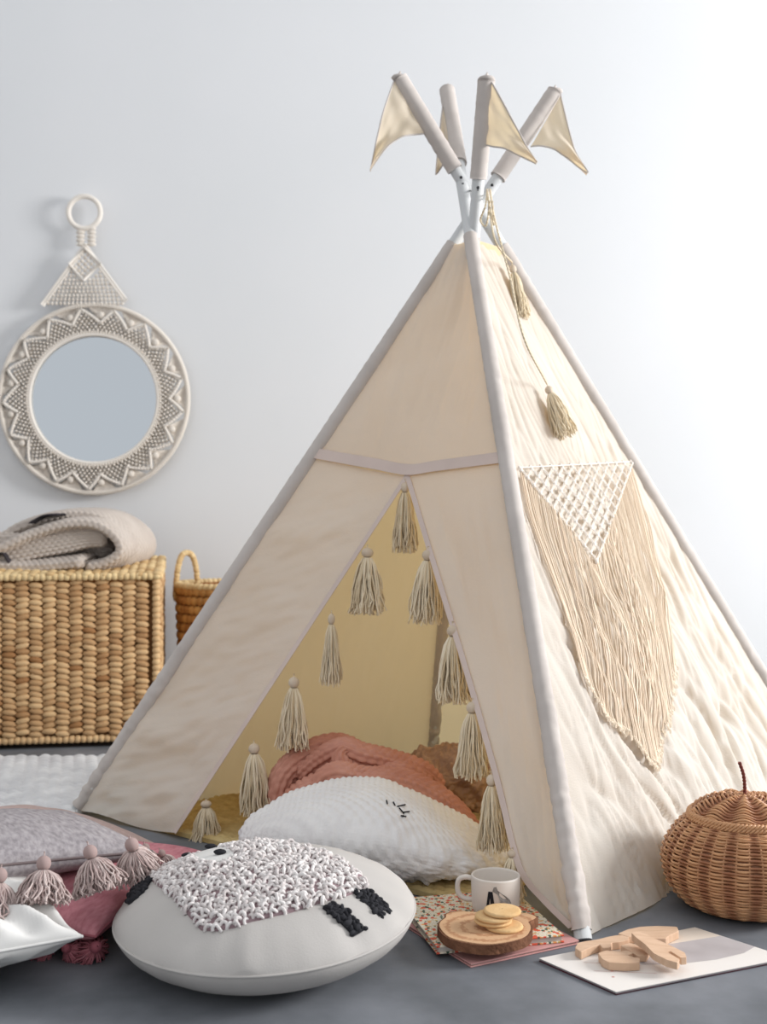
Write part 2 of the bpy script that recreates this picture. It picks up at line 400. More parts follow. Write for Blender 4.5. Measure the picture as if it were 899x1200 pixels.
twist(c, [topk, at(574, 245, 2.45), at(579, 268, 2.43), at(577, 240, 2.44)], .0014, 60, .8)
obj('hanging_cord', c, M_yarn, tipi)
# ---- macrame curtain on the right panel ----
HL, HR, HA = bc(604, 558), bc(735, 550), bc(693, 664)
net = MB(); rows = 12; r_ = .0011
def netp(i, j):
    """row j from header, i in 0..(22-j) half steps"""
    t = j/(rows); l = HL+(HA-HL)*t; rr2 = HR+(HA-HR)*t
    m_ = (rows-j)
    return l+(rr2-l)*((i)/max(m_, 1e-6)) if m_ > 0 else HA
for j in range(rows):
    for i in range(rows-j):
        a, b = netp(i, j), netp(i+1, j); d = netp(i, j+1); mid = (a+b)/2
        for k in (-.0016, .0016):
            o_ = dg*k
            net.tube(cr([a+o_, (a*.6+d*.4)+o_*2+nBC*.003, d+o_], 6), r_, 5, tone=.8); net.tube(cr([b+o_, (b*.6+d*.4)+o_*2+nBC*.003, d+o_], 6), r_, 5, tone=.8)
    for i in range(rows-j+1):
        q = netp(i, j)
        net.ell(q+nBC*.001, .0038, .0034, .0045, 8, 6, tone=.95)
        if j == 0: net.ell(q+gl*.007, .003, .0025, .003, 6, 5, tone=.9)
net.ell(HA, .004, .003, .006, 8, 6, tone=.9)
net.tube([HL+gl*.005+(HR-HL)*k for k in np.linspace(0, 1, 30)], .0015, 6, tone=.8)
obj('macrame_net', net, M_macr, tipi)
fg = MB(); ns = 92
bl_ = cr([bc(679, 793, .008), bc(704, 839, .008), bc(733, 864, .008), bc(760, 897, .008), bc(768, 878, .008), bc(782, 825, .008), bc(787, 775, .008)], 101)
lo_ = cr([HL, bc(617, 608, .008), bc(633, 654, .008), bc(652, 705, .008), bc(669, 757, .008), bl_[0]], 31); ro_ = cr([HR, bc(750, 595, .008), bc(763, 647, .008), bc(773, 688, .008), bc(783, 738, .008), bl_[-1]], 31)
for k in range(ns):
    u = (k+.4*rnd.random())/ns
    hd_ = HL+(HR-HL)*u; en = bl_[int(min(u, 1)*100)]+gl*.016*(rnd.random()-.5)
    dep = (u/.68 if u < .68 else (1-u)/.32)*np.linalg.norm(HA-(HL+(HR-HL)*.68)); t0 = dep/np.linalg.norm(en-hd_)
    pts = []; ph = rnd.random()*10
    def fp(t):
        x = t*30; a = min(int(x), 29); lo = lo_[a]+(lo_[a+1]-lo_[a])*(x-a); ro = ro_[a]+(ro_[a+1]-ro_[a])*(x-a)
        return hd_+(en-hd_)*t+(1-u)**1.5*(lo-(HL+(bl_[0]-HL)*t))+u**1.5*(ro-(HR+(bl_[-1]-HR)*t))
    t0 = .0
    for t in np.linspace(0.003, .6, 120):
        p = fp(t); q = [np.array([(z-HL)@dg, (z-HL)@gl]) for z in (p, HR, HA)]
        cr2 = lambda a, b: a[0]*b[1]-a[1]*b[0]
        s1 = cr2(q[2], q[0]); s2 = cr2(q[1]-q[2], q[0]-q[2])
        if cr2(q[2], q[1])*s1 > 0 and cr2(q[1]-q[2], -q[2])*s2 > 0: t0 = t
    for i in range(20):
        t = t0+(1-t0)*i/19; x = t*30; a = min(int(x), 29); lo = lo_[a]+(lo_[a+1]-lo_[a])*(x-a); ro = ro_[a]+(ro_[a+1]-ro_[a])*(x-a)
        base = hd_+(en-hd_)*t+(1-u)**1.5*(lo-(HL+(bl_[0]-HL)*t))+u**1.5*(ro-(HR+(bl_[-1]-HR)*t))
        pts.append(lay(base+dg*.0042*nz(t*2.5, ph, k*.3)*(4*t*(1-t)+.3), .0075)+nBC*(.002*nz(t*3, ph+4, k)))
    fg.tube(pts, .0015, 4, tone=.15+.6*rnd.random(), cap=False)
    for q in range(3):
        fg.tube([pts[-1], pts[-1]-gl*.008+dg*.003*(q-1)+nBC*.002, pts[-1]-gl*.014+dg*.005*(q-1)*rnd.random()], .0008, 4, tone=.8, cap=False)
    fg.ell(pts[-1], .0022, .0022, .003, 6, 5, tone=.7)
obj('macrame_fringe', fg, mat('fringe_yarn', S(214, 192, 168), S(236, 222, 202), rough=.95, tone=True), tipi)
# ================= MIRROR =================
Ym = 3.875
K = Ym/F
def wp(px, py, off=0.0): return at(px, py, Ym-off)
MC = wp(111, 472); mir = thing('macrame_mirror', 'round mirror in a knotted cream macrame frame hanging on the pale wall', 'mirror', (MC[0], YW-.005, MC[2]-.31))
def ring(R, r, yo=0, n=96, wob=0, c=MC):
    a = np.arange(n)/n*2*math.pi
    return [c+V3(R*math.cos(t), -yo, R*math.sin(t)) for t in a]
gm = bpy.data.materials.new('mirror_glass'); gm.use_nodes = True
b_ = gm.node_tree.nodes['Principled BSDF']; b_.inputs['Metallic'].default_value = 1; b_.inputs['Roughness'].default_value = .02; b_.inputs['Base Color'].default_value = S(204, 210, 215)
a = np.arange(64)/64*2*math.pi
def disc(R, y0, y1, c): return MB().prism([(R*math.cos(t), R*math.sin(t)) for t in a], y0, y1, frame=(c, V3(1, 0, 0), V3(0, 0, 1), V3(0, -1, 0)))
autos(obj('backing_board', disc(.222, -.015, 0, MC), mat('board', S(188, 172, 152)), mir))
autos(obj('mirror_glass', disc(.212, 0.0005, .004, MC), gm, mir))
mm = MB(); mm.tube(ring(.209, .006, .012), .0065, 10, closed=True, tone=.9)
for k in range(150):
    t = k/150*6.283; mm.ell(MC+V3(.2165*math.cos(t), -.014, .2165*math.sin(t)), .0052, .006, .0052, 6, 5, tone=.7)
obj('inner_ring', mm, M_macr, mir)
mm = MB().tube(ring(.305, .008, .008, 140), .0075, 10, closed=True, tone=.9)
for k in range(230):
    t = k/230*6.283; q = MC+V3(.305*math.cos(t), -.008, .305*math.sin(t)); rd = V3(math.cos(t), 0, math.sin(t)); e = V3(-math.sin(t), 0, math.cos(t))
    mm.tube([q+rd*.008*math.cos(x)-V3(0, .0085, 0)*math.sin(x)+e*.0015*x for x in np.linspace(-.6, 3.6, 6)], .0018, 4, tone=.6, cap=False)
obj('outer_ring', mm, M_macr, mir)
mm = MB(); NP = 17
def star(t):   # radius of the zigzag at angle t
    x = (t/6.283*NP) % 1; x = x/.62 if x < .62 else (1-x)/.38
    return .246+.046*x
for k in range(NP):
    for (x0, x1) in ((0, .62), (.62, 1)):
        pts = []
        for i in range(9):
            x = x0+(x1-x0)*i/8+1e-6*(1 if i == 0 else -1); t = (k+x)/NP*6.283; R = star(t); pts.append(MC+V3(R*math.cos(t), -.017, R*math.sin(t)))
        mm.tube(pts, .0045, 6, tone=1)
        for p in pts[::1]: mm.ell(p+V3(0, -.001, 0), .0055, .005, .0055, 6, 4, tone=.9)
# knotted lattice between the inner ring and the zigzag
for j in range(8):
    R = .224+j*.0095; n = 104
    for k in range(n):
        t = (k+.5*(j % 2))/n*6.283
        if R < star(t)-.004:
            ck = (k+j//2) % 2
            mm.ell(MC+V3(R*math.cos(t), -.013-.002*ck, R*math.sin(t)), .0044, .0060, .0044, 6, 5, tone=.6+.4*rnd.random())
for s_ in (1, -1):
    for k in range(90):
        t0 = k/90*6.283; pts = []
        for i in range(7):
            R = .218+i*.012; t = t0+s_*i*.055
            if R > star(t): break
            pts.append(MC+V3(R*math.cos(t), -.004, R*math.sin(t)))
        if len(pts) > 1: mm.tube(pts, .0024, 4, tone=.05)  # rear cords in the darkest tone: shade of the gaps put into colour
# loose fan knots between zigzag and the outer ring
for k in range(NP):
    tc_ = (k+1.0)/NP*6.283
    for i in range(15):
        t = tc_+(i-7)*.021; R0 = star(t)+.002
        if .302-R0 > .008: mm.tube([MC+V3(R0*math.cos(tc_+(t-tc_)*.6), -.008, R0*math.sin(tc_+(t-tc_)*.6)), MC+V3(.300*math.cos(t), -.008, .300*math.sin(t))], .0028, 5, tone=.3+.3*rnd.random())
    mm.ell(MC+V3(.272*math.cos(tc_), -.014, .272*math.sin(tc_)), .012, .007, .012, 8, 6, tone=.55)
obj('knotted_frame', mm, M_macr, mir)
mm = MB(); apx = wp(101, 291); bl0, br0 = wp(50, 362), wp(150, 357)
for (p, q) in ((apx, bl0), (apx, br0)):
    for i in range(2): mm.tube([p+(q-p)*t+V3(0, -.014, 0)+unit(np.cross(q-p, V3(0, 1, 0)))*(.008*i*(1 if p is apx and q is bl0 else -1)) for t in np.linspace(0, 1, 14)], .0042, 6, tone=1)
dm = [wp(101, 296), wp(119, 314), wp(100, 334), wp(83, 315)]
for i in range(4): mm.tube([dm[i]+V3(0, -.018, 0), dm[(i+1) % 4]+V3(0, -.018, 0)], .0045, 6, tone=1)
for i in range(5):
    for j in range(5): mm.ell(dm[0]+(dm[1]-dm[0])*(i+.5)/5+(dm[3]-dm[0])*(j+.5)/5+V3(0, -.012, 0), .0065, .006, .0065, 6, 5, tone=.2+.5*((i+j) % 2))
for j in range(14):
    y = 300+j*4.6; f = (y-291)/69
    xl, xr = 101-51*f+4, 101+49*f-4; n = max(1, int((xr-xl)/4.6))
    for i in range(n+1):
        x = xl+(xr-xl)*(i+.5*(j % 2))/max(n, 1)
        if x > xr: continue
        if abs(x-101)/18+abs(y-315)/20 < 1.05: continue
        mm.ell(wp(x, y, .012), .0058, .006, .0062, 6, 5, tone=.3+.6*rnd.random())
for sx in (-1, 1):
    for i in range(5): mm.ell(wp(101+sx*6.5, 272+i*4.6, .01), .015, .008, .0075, 8, 6, tone=.6)
obj('knotted_hanger', mm, M_macr, mir)
rc = wp(100, 254)
mm = MB().tube(ring(.052, .006, .010, 48, c=rc), .0085, 10, closed=True, tone=.95)
for k in range(60):
    t = k/60*6.283; rd = V3(math.cos(t), 0, math.sin(t)); e = V3(-math.sin(t), 0, math.cos(t)); q = rc+rd*.052-V3(0, .010, 0)
    mm.tube([q+rd*.007*math.cos(x)-V3(0, .007, 0)*math.sin(x)+e*.0012*x for x in np.linspace(-.6, 3.6, 6)], .0016, 4, tone=.7, cap=False)
obj('hanging_ring', mm, M_macr, mir)

# ================= CHEST =================
def woven_face(mb, o, U, Vv, Nn, w_, h_, cw, rh, depth, seed):
    """plump twisted weft over upright stakes: o = lower corner, U/V in-plane, N outward"""
    rr = random.Random(seed); nc = max(1, round(w_/cw)); nr = max(1, round(h_/rh)); cw = w_/nc; rh = h_/nr
    for i in range(nc):
        tc = rr.random()*.25
        for j in range(nr):
            c = o+U*(cw*(i+.5)+.002*(rr.random()-.5))+Vv*(rh*(j+.5+(.25 if i % 2 else -.25))+.0015*(rr.random()-.5))+Nn*(.004*rr.random())
            ang = (.16 if i % 2 else -.16)+.3*(rr.random()-.5)
            u2 = U*math.cos(ang)+Vv*math.sin(ang); v2 = -U*math.sin(ang)+Vv*math.cos(ang)
            t = tc+rr.random()**1.5*.65
            if rr.random() < .015: t = 1
            mb.ell(c, cw*.60, rh*.62, depth, 8, 6, M=np.stack([u2, v2, Nn], 1), tone=t)
def seagrass(name, c1, c2):
    return mat(name, c1, c2, rough=.7, tone=True, bump=.6, bs=60, bd=.003, spec=.3, stretch=(1, 1, 5))
M_hya = seagrass('water_hyacinth', S(218, 184, 138), S(158, 114, 72))
cy = math.radians(9); U = V3(math.cos(cy), math.sin(cy), 0); Bk = V3(-math.sin(cy), math.cos(cy), 0); Z = V3(0, 0, 1)
FR = V3((185-CX)/F*3.33, 3.33, 0); CWd, CDp, CHt = .92, .38, .467; FL = FR-U*CWd
chest = thing('storage_chest', 'large woven seagrass lidded chest standing against the wall under the mirror', 'chest', ((FL+FR+Bk*CDp)/2).tolist())
cb = MB(); z0 = .016
# inner liner of the box
core = (FL+FR+Bk*CDp)/2
cb.box(core+Z*(z0+(CHt-z0)/2), (CWd-.02, CDp-.02, CHt-z0), cy, tone=1)
woven_face(cb, FL+Z*(z0+.02), U, Z, -Bk, CWd-.025, CHt-z0-.025, .0365, .0160, .011, 1)
woven_face(cb, FR+Z*(z0+.02), Bk, Z, U, CDp-.01, CHt-z0-.025, .0365, .0180, .010, 2)
woven_face(cb, FL+Z*(z0+.02)+Bk*CDp, -Bk, Z, -U, CDp, CHt-z0-.025, .0365, .0180, .010, 3)
obj('body', cb, M_hya, chest)
eb = MB()
def braid(mb, p, q, r, tone0=.2, n=None):
    L = np.linalg.norm(q-p); n = n or int(L/.016); d = (q-p)/n
    for i in range(n):
        c = p+d*(i+.5); s = (i % 2)*2-1; u_ = unit(d); s2 = unit(np.cross(u_, V3(.3, .2, 1))); t = unit(u_+s2*.5*s); w2 = np.cross(t, u_); w2 = unit(w2); v2 = np.cross(w2, t)
        mb.ell(c, L/n*.75, r, r, 8, 6, M=np.stack([t, v2, w2], 1), tone=tone0*rnd.random()*2)
for (p, q) in ((FL+Z*(z0+.008), FR+Z*(z0+.008)), (FR+Z*(z0+.008), FR+Bk*CDp+Z*(z0+.008)), (FR-U*.004-Bk*.004+Z*z0, FR-U*.004-Bk*.004+Z*CHt), (FL+Z*z0, FL+Z*CHt), (FR+Bk*CDp+Z*z0, FR+Bk*CDp+Z*CHt)):
    braid(eb, p, q, .0115, .12)
obj('edge_braid', eb, M_hya, chest)
M_lid = seagrass('pale_seagrass', S(226, 200, 152), S(178, 138, 88))
lb = MB(); fl, fr_ = FL-U*.008-Bk*.012, FR+U*.004-Bk*.012; dp = CDp+.02; rise = .03
tb = unit(Bk*dp+Z*rise); tl_ = np.linalg.norm(Bk*dp+Z*rise)
q = [fl+Z*CHt, fr_+Z*CHt, fr_+Bk*dp+Z*(CHt), fl+Bk*dp+Z*CHt, fl+Z*(CHt+.008), fr_+Z*(CHt+.008), fr_+Bk*dp+Z*(CHt+.008+rise), fl+Bk*dp+Z*(CHt+.008+rise)]
lb.add(q, [(0, 3, 2, 1), (4, 5, 6, 7), (0, 1, 5, 4), (1, 2, 6, 5), (2, 3, 7, 6), (3, 0, 4, 7)], tone=.6)
woven_face(lb, fl+Z*(CHt+.010), U, tb, unit(np.cross(U, tb)), CWd+.02, tl_, .024, .030, .007, 5)
for (p, q2) in ((fl+Z*(CHt+.006), fr_+Z*(CHt+.006)), (fr_+Z*(CHt+.006), fr_+Bk*dp+Z*(CHt+.01+rise)), (fl+Bk*dp+Z*(CHt+.01+rise), fr_+Bk*dp+Z*(CHt+.01+rise)), (fr_+Z*(CHt+.006), fr_+Bk*dp+Z*(CHt+.01+rise*.2)), (fr_+Z*(CHt+.006), fr_+Bk*dp+Z*(CHt+.01+rise*.6))):
    braid(lb, p, q2, .0105, .12)
obj('lid', lb, M_lid, chest)

# ================= HANDLED BASKET =================
Yb = 3.62; bc0 = V3((268-CX)/F*Yb, Yb, 0); bR = .155; bT = H-(690-HZ)/F*(Yb-.03)
bk = thing('handled_basket', 'tall round woven basket with looped handles standing between chest and tent', 'basket', bc0)
mb = MB(); nr = 16
prof = lambda z: bR*(.84+.16*(z/bT)**.7)
for j in range(nr):
    z = (j+.5)*bT/nr; R = prof(z)
    n = 44
    for k in range(n):
        t = (k+.5*(j % 2))/n*6.283; e = V3(-math.sin(t), math.cos(t), 0); rd = V3(math.cos(t), math.sin(t), 0)
        u2 = unit(e+Z*.28); v2 = np.cross(rd, u2)
        mb.ell(bc0+rd*R+Z*z, 6.283*R/n*.75, bT/nr*.56, .009, 7, 5, M=np.stack([u2, v2, rd], 1), tone=rnd.random()*.8)
mb.lathe([(.001, .01), (prof(0)-.005, .004), (bR-.006, bT), (bR-.012, bT), (prof(0)-.012, .012), (.001, .014)], 40, bc0, tone=1)
obj('body', mb, seagrass('basket_seagrass', S(198, 148, 84), S(140, 88, 42)), bk)
mb = MB()
for k in range(60):
    t = k/60*6.283; e = V3(-math.sin(t), math.cos(t), 0)
    mb.ell(bc0+V3(bR*math.cos(t), bR*math.sin(t), bT+.002), .013, .012, .010, 7, 5, M=np.stack([unit(e+Z*.4), V3(math.cos(t), math.sin(t), 0), np.cross(unit(e+Z*.4), V3(math.cos(t), math.sin(t), 0))], 1), tone=rnd.random()*.4)
obj('rim', mb, M_lid, bk)
for sx in (-1, 1):
    hc = bc0+V3(sx*(bR-.028), 0, bT-.02); hp = [hc+V3(sx*.002, -.034, -.02), hc+V3(sx*.006, -.034, 0), hc+V3(sx*-.002+.0, -.030, .07), hc+V3(0, -.014, .112), hc+V3(0, .014, .112), hc+V3(0, .030, .07), hc+V3(0, .036, 0), hc+V3(0, .034, -.02)]
    # handle loop turned to stand across the view
    cth, sth = math.cos(-1.0), math.sin(-1.0); hp = [hc+V3((p-hc)[0]*cth-(p-hc)[1]*sth, (p-hc)[0]*sth+(p-hc)[1]*cth, (p-hc)[2]) for p in hp]
    q = cr(hp, 46); mb = MB()
    for i in range(45):
        d = unit(q[i+1]-q[i]); s2 = unit(np.cross(d, V3(.2, 1, .1))); t = unit(d+s2*.45*((i % 2)*2-1)); w2 = unit(np.cross(t, d)); mb.ell(q[i], .0115, .0095, .0095, 7, 5, M=np.stack([t, np.cross(w2, t), w2], 1), tone=rnd.random()*.6)
    obj('handle', mb, M_lid, bk)

# ================= RUGS =================
def rug(P, name, m, label, cat, thick=.008):
    nu, nv = P.shape[:2]
    lo = P.copy(); lo[:, :, 2] = .001
    mb = MB().grid(P)
    edge_ = list(P[:, 0])+list(P[-1, 1:])+list(P[::-1, -1][1:])+list(P[0, ::-1][1:-1]); e = np.array(edge_); e2 = e.copy(); e2[:, 2] = .001
    mb.grid(np.stack([e, e2], 1), True, False)
    return tag(obj(name, mb, m), label, cat)
nu, nv = 230, 330; P = np.zeros((nu, nv, 3)); ra = math.radians(-20)
# white rug: long chunky rows running obliquely
Y0r, Y1r, X0r, X1r = 2.40, 3.13, -1.55, -.66
for i in range(nu):
    for j in range(nv):
        x = X0r+(X1r-X0r)*i/(nu-1); y = Y0r+(Y1r-Y0r)*j/(nv-1)
        a = x*math.cos(ra)+y*math.sin(ra); c = -x*math.sin(ra)+y*math.cos(ra)
        row = math.floor(c/.026); P[i, j] = (x, y, .004+.013*abs(math.sin(math.pi*c/.026))*(.65+.35*abs(math.sin(math.pi*(a/.036+.5*(row % 2)))))+.0012*nz(x*30, y*30))
rug(P, 'white_rug', mat('white_wool', S(236, 235, 234), S(206, 205, 206), rough=.95, cs=14, bump=.5, bs=220), 'off white woven rug on the grey floor in front of the chest', 'rug')
# jute mat inside the tent
nu, nv = 260, 200; P = np.zeros((nu, nv, 3))
ex, ey = unit(B0-A0), unit(V3(-(B0-A0)[1], (B0-A0)[0], 0)); org = A0+ex*.15+ey*.05
org = A0+ex*.17+ey*.012
for i in range(nu):
    for j in range(nv):
        a = .86*i/(nu-1); c = .52*j/(nv-1); q = org+ex*a+ey*c
        row = math.floor(c/.018)
        P[i, j] = (q[0], q[1], .010+.006*abs(math.sin(math.pi*c/.018))*(.55+.45*abs(math.sin(math.pi*(a/.022+.5*(row % 2)))))+.001*nz(a*40, c*40))
rug(P, 'jute_mat', mat('jute', S(206, 184, 132), S(176, 150, 100), rough=.95, cs=30, bump=.5, bs=260), 'straw coloured woven jute mat lying inside the tent', 'mat')
# ================= SOFT THINGS =================
def knit(u, v, pu, pv):
    r = np.floor(v/pv); return np.abs(np.sin(math.pi*v/pv))*(.35+.65*np.abs(np.sin(math.pi*(u/pu+.5*(r % 2)))))
def fold(mb, path, W, w_, t_, nu=0, nv=0, pu=.012, pv=.009, amp=.003, wob=.0, seed=0, p=2.6, res=.0028):
    """thick soft knitted roll swept along path; W = direction of its width"""
    q = cr(path, 200); L = np.sum(np.linalg.norm(np.diff(q, axis=0), axis=1)); nu = max(20, int(L/res)) if amp else 40
    d_ = np.concatenate([[0], np.cumsum(np.linalg.norm(np.diff(q, axis=0), axis=1))]); s = np.linspace(0, L, nu)
    q = np.stack([np.interp(s, d_, q[:, k]) for k in range(3)], 1)
    T = np.gradient(q, axis=0); T /= np.linalg.norm(T, axis=1)[:, None]; W = unit(np.array(W, float))
    w_ = np.interp(np.linspace(0, 1, nu), np.linspace(0, 1, len(w_)), w_) if hasattr(w_, '__len__') else np.full(nu, w_)
    t_ = np.interp(np.linspace(0, 1, nu), np.linspace(0, 1, len(t_)), t_) if hasattr(t_, '__len__') else np.full(nu, t_)
    am, bm = w_.max(), t_.max(); A = np.linspace(0, 2*math.pi, 721)
    xs, ys = np.sign(np.cos(A))*np.abs(np.cos(A))**(2/p), np.sign(np.sin(A))*np.abs(np.sin(A))**(2/p)
    dd = np.concatenate([[0], np.cumsum(np.hypot(np.diff(xs*am), np.diff(ys*bm)))]); per = dd[-1]; nv = max(24, int(per/res)) if amp else 30
    per = round(per/(2*pv))*2*pv if amp else per
    fr = np.arange(nv)/nv; ang = np.interp(fr*dd[-1], dd, A); cs = np.interp(fr*dd[-1], dd, xs); sn = np.interp(fr*dd[-1], dd, ys); v = fr*per; G = []
    for i in range(nu):
        N = unit(np.cross(T[i], W)); W2 = unit(np.cross(N, T[i]))
        e = max(.02, min(1, min(i, nu-1-i)*L/nu/max(t_[i], .004)))**.5; a, b = w_[i]-t_[i]*(1-e), t_[i]*e
        P = q[i]+np.outer(cs*a, W2)+np.outer(sn*b, N); out = np.outer(np.cos(ang)*b, W2)+np.outer(np.sin(ang)*a, N); out /= np.linalg.norm(out, axis=1)[:, None]
        if amp: P = P+out*(knit(s[i], v, pu, pv)*amp)[:, None]
        if wob: P = P+out*(nzv(P, 14, seed)*wob)[:, None]
        G.append(P)
    mb.grid(np.array(G), False, True); n0 = mb.n-nu*nv
    mb.f.append(tuple(n0+k for k in range(nv))[::-1]); mb.f.append(tuple(n0+(nu-1)*nv+k for k in range(nv)))
    return mb
# ---- grey knitted blanket folded on the chest ----
Yk = 3.42
def kp(px, py, Y=Yk): return at(px, py, Y)
M_gknit = mat('oatmeal_knit', S(200, 190, 181), S(186, 175, 166), rough=.95, cs=12, bump=.4, bs=250)
kb = thing('knitted_blanket', 'oatmeal grey knitted blanket folded loosely on the lid of the woven chest', 'blanket', [*kp(80, 672)[:2], .483])
mb = MB(); WY = V3(.1, 1, .0)
fold(mb, [kp(-60, 668, 3.55), kp(-10, 655, 3.55), kp(40, 622, 3.55), (kp(90, 608, 3.56)), kp(130, 610, 3.56), kp(158, 628, 3.56), kp(164, 648, 3.56), kp(146, 663, 3.55), kp(110, 667, 3.55)], WY, .13, .016, 170, 110, amp=.0055, pu=.018, pv=.014)
fold(mb, [kp(-60, 664, 3.47), kp(0, 650), kp(45, 630), kp(86, 618), kp(122, 619), kp(145, 636), kp(147, 652), kp(128, 664), kp(105, 668)], WY, .07, .014, 150, 80, amp=.0055, pu=.018, pv=.014, seed=3)
fold(mb, [kp(-40, 648, 3.40), kp(20, 646, 3.39), kp(60, 640, 3.39), kp(100, 634, 3.39), kp(126, 636, 3.4)], V3(.15, -.25, -1), [.05, .045, .035, .034, .02], .014, 110, 80, amp=.0055, pu=.018, pv=.014, seed=5)
fold(mb, [kp(-40, 655, 3.50), kp(30, 648, 3.50), kp(100, 645, 3.50), kp(135, 648, 3.50)], WY, .05, .030, amp=.0055, pu=.018, pv=.014, seed=9)
fold(mb, [kp(-40, 662, 3.42), kp(30, 666, 3.41), kp(70, 664, 3.40), kp(106, 660, 3.39)], V3(0, 1, .1), .06, .016, 80, 60, amp=.0055, pu=.018, pv=.014, seed=8)
obj('blanket', mb, M_gknit, kb)
M_char = mat('charcoal_cloth', S(62, 58, 62), rough=.9); mb = MB(); fold(mb, [kp(43, 617, 3.45), kp(60, 608, 3.45), kp(80, 607, 3.45)], V3(0, 1, 0), .09, .004, 30, 24, amp=0)
obj('dark_lining', mb, M_char, kb, label='charcoal lining showing at the top fold'); mb = MB(); fold(mb, [kp(-10, 660, 3.375), kp(4, 652, 3.375), kp(13, 664, 3.375)], V3(0, 1, 0), .02, .006, 30, 24, amp=0)
obj('dark_lining', mb, M_char, kb, label='charcoal lining showing at the lower left fold')

# ---- cushions ----
def pillow(W_, D_, T_, nu=90, pull=.07, sharp=.42, seed=0, wr=.004, fr=9, droop=0):
    top = np.zeros((nu, nu, 3)); bot = np.zeros((nu, nu, 3))
    g = np.sin(np.linspace(-1, 1, nu)*math.pi/2)
    for i, u in enumerate(g):
        for j, v in enumerate(g):
            x = u*W_/2*(1-pull*(1-v*v)*abs(u)); y = v*D_/2*(1-pull*(1-u*u)*abs(v))
            k = max(0, (1-u*u)*(1-v*v)); h = T_/2*k**sharp
            ed = 1-min(1, k*3); crs = (1-k)*min(1, k*14)
            w1 = wr*crs*nz(math.atan2(v, u)*fr/2, seed, k)+wr*.5*nz(u*3, v*3, seed)*min(1, k*6)
            dz = -droop*(u*u+v*v)/2
            top[i, j] = (x, y, h+w1+dz); bot[i, j] = (x, y, -h*.9+w1*.5+dz)
    return top, bot
def pillow_obj(root, T, m, seam_m, name='cover', seam_r=.0022):
    top, bot = T; mb = MB().grid(top).grid(bot[:, ::-1])
    obj(name, mb, m, root, world=False)
    e = np.array(list(top[:, 0])+list(top[-1, 1:])+list(top[::-1, -1][1:])+list(top[0, ::-1][1:-1]))
    obj('seam', MB().tube(e, seam_r, 6, closed=True), seam_m, root, world=False); return e
M_glinen = mat('grey_linen', S(178, 172, 174), S(142, 136, 139), rough=.95, cs=160, bump=.3, bs=500, bd=.001, stretch=(1, .25, 1), det=2)
M_seam = mat('seam_thread', S(120, 108, 108), rough=.9)
M_blush = mat('blush_linen', S(204, 182, 176), S(188, 164, 158), rough=.95, cs=120, bump=.3, bs=500, bd=.001)
M_pink = mat('pink_linen', S(206, 142, 150), S(186, 118, 128), rough=.95, cs=160, bump=.35, bs=500, bd=.001, stretch=(1, .25, 1), det=2)
M_rose = mat('rose_yarn', S(160, 92, 102), S(196, 128, 136), rough=.95, tone=True)
M_gyarn = mat('mauve_grey_yarn', S(172, 150, 146), S(216, 200, 195), rough=.95, tone=True)
M_white = mat('white_cotton', S(232, 231, 228), S(224, 222, 219), rough=.92, cs=8, bump=.15, bs=600, bd=.001)
def cushion_tassels(root, m, bm, spots, L, R, n, head, tagname='tassel', r=.0013, seed=50):
    """spots: world position, tilt matrix euler; strands fall from a round head"""
    inv = root.matrix_basis.inverted(); base = []
    for i, (p, eu, sc_) in enumerate(spots):
        if i < 3:
            mb, hd = tassel_meshes(seed+i, L=L, R=R, n=n, head=head, neck=head*.8, r=r, wob=.022, m=m)
            t = obj(tagname, mb, m, root, world=False); h = obj('tassel_head', hd, bm, t, world=False); base.append((t, h))
        else:
            t0, h0 = base[i % 3]; t = t0.copy(); COL.objects.link(t); h = h0.copy(); h.parent = t; COL.objects.link(h)
        from mathutils import Euler
        Mw = Matrix.Translation(Vector(p)) @ Euler(eu).to_matrix().to_4x4() @ Matrix.Diagonal((sc_, sc_, sc_, 1))
        t.matrix_basis = inv @ Mw
# pink cushion, lowest
pk = thing('pink_cushion', 'dusty pink linen cushion with rose tassels lying under the grey tasselled cushion', 'cushion', (-.585, 1.965, .046), (math.radians(0), 0, math.radians(-14)))
pillow_obj(pk, pillow(.46, .42, .096, seed=4, sharp=.34), M_pink, M_rose)
cushion_tassels(pk, M_rose, M_rose, [(gnd(119, 1106, .035)+V3(0, -.02, 0), (1.0, .5, 0.2), 1), (gnd(72, 1112, .03), (.9, .2, -.6), .8), (gnd(150, 1092, .04)+V3(0, -.0, 0), (.7, -.6, 0), .95), (gnd(60, 1118, .02), (1.1, .6, .4), .7)], .062, .030, 110, .009, r=.0015)
# blush cushion behind
bh = thing('blush_cushion', 'pale blush linen cushion with tassels mostly hidden behind the grey tasselled cushion', 'cushion', (-.600, 2.17, .055), (math.radians(-12), math.radians(6), math.radians(-28)))
pillow_obj(bh, pillow(.36, .30, .10, seed=6), M_blush, M_seam)
cushion_tassels(bh, M_gyarn, M_gyarn, [(at(168, 990, 1.99), (.1, -.3, 0), .8), (at(186, 998, 2.0), (.1, -.5, 0), .7)], .055, .026, 90, .009, seed=70)
# grey cushion on top
gc = thing('grey_cushion', 'grey linen cushion edged with fluffy tassels resting on top of the pink cushion', 'cushion', (-.650, 1.915, .118), (math.radians(-5), math.radians(3), math.radians(32)))
pillow_obj(gc, pillow(.43, .40, .095, seed=8, sharp=.40), M_glinen, M_seam)
cushion_tassels(gc, M_gyarn, M_gyarn, [(at(2, 1016, 1.67), (-.25, .1, 0), 1), (at(52, 1002, 1.70), (-.35, .15, .5), 1), (at(102, 990, 1.74), (-.35, -.05, 1), 1), (at(151, 983, 1.79), (-.3, -.2, 2), 1), (at(-50, 1028, 1.64), (-.3, 0, 2.4), 1)], .066, .040, 230, .0105, r=.0014, seed=60)
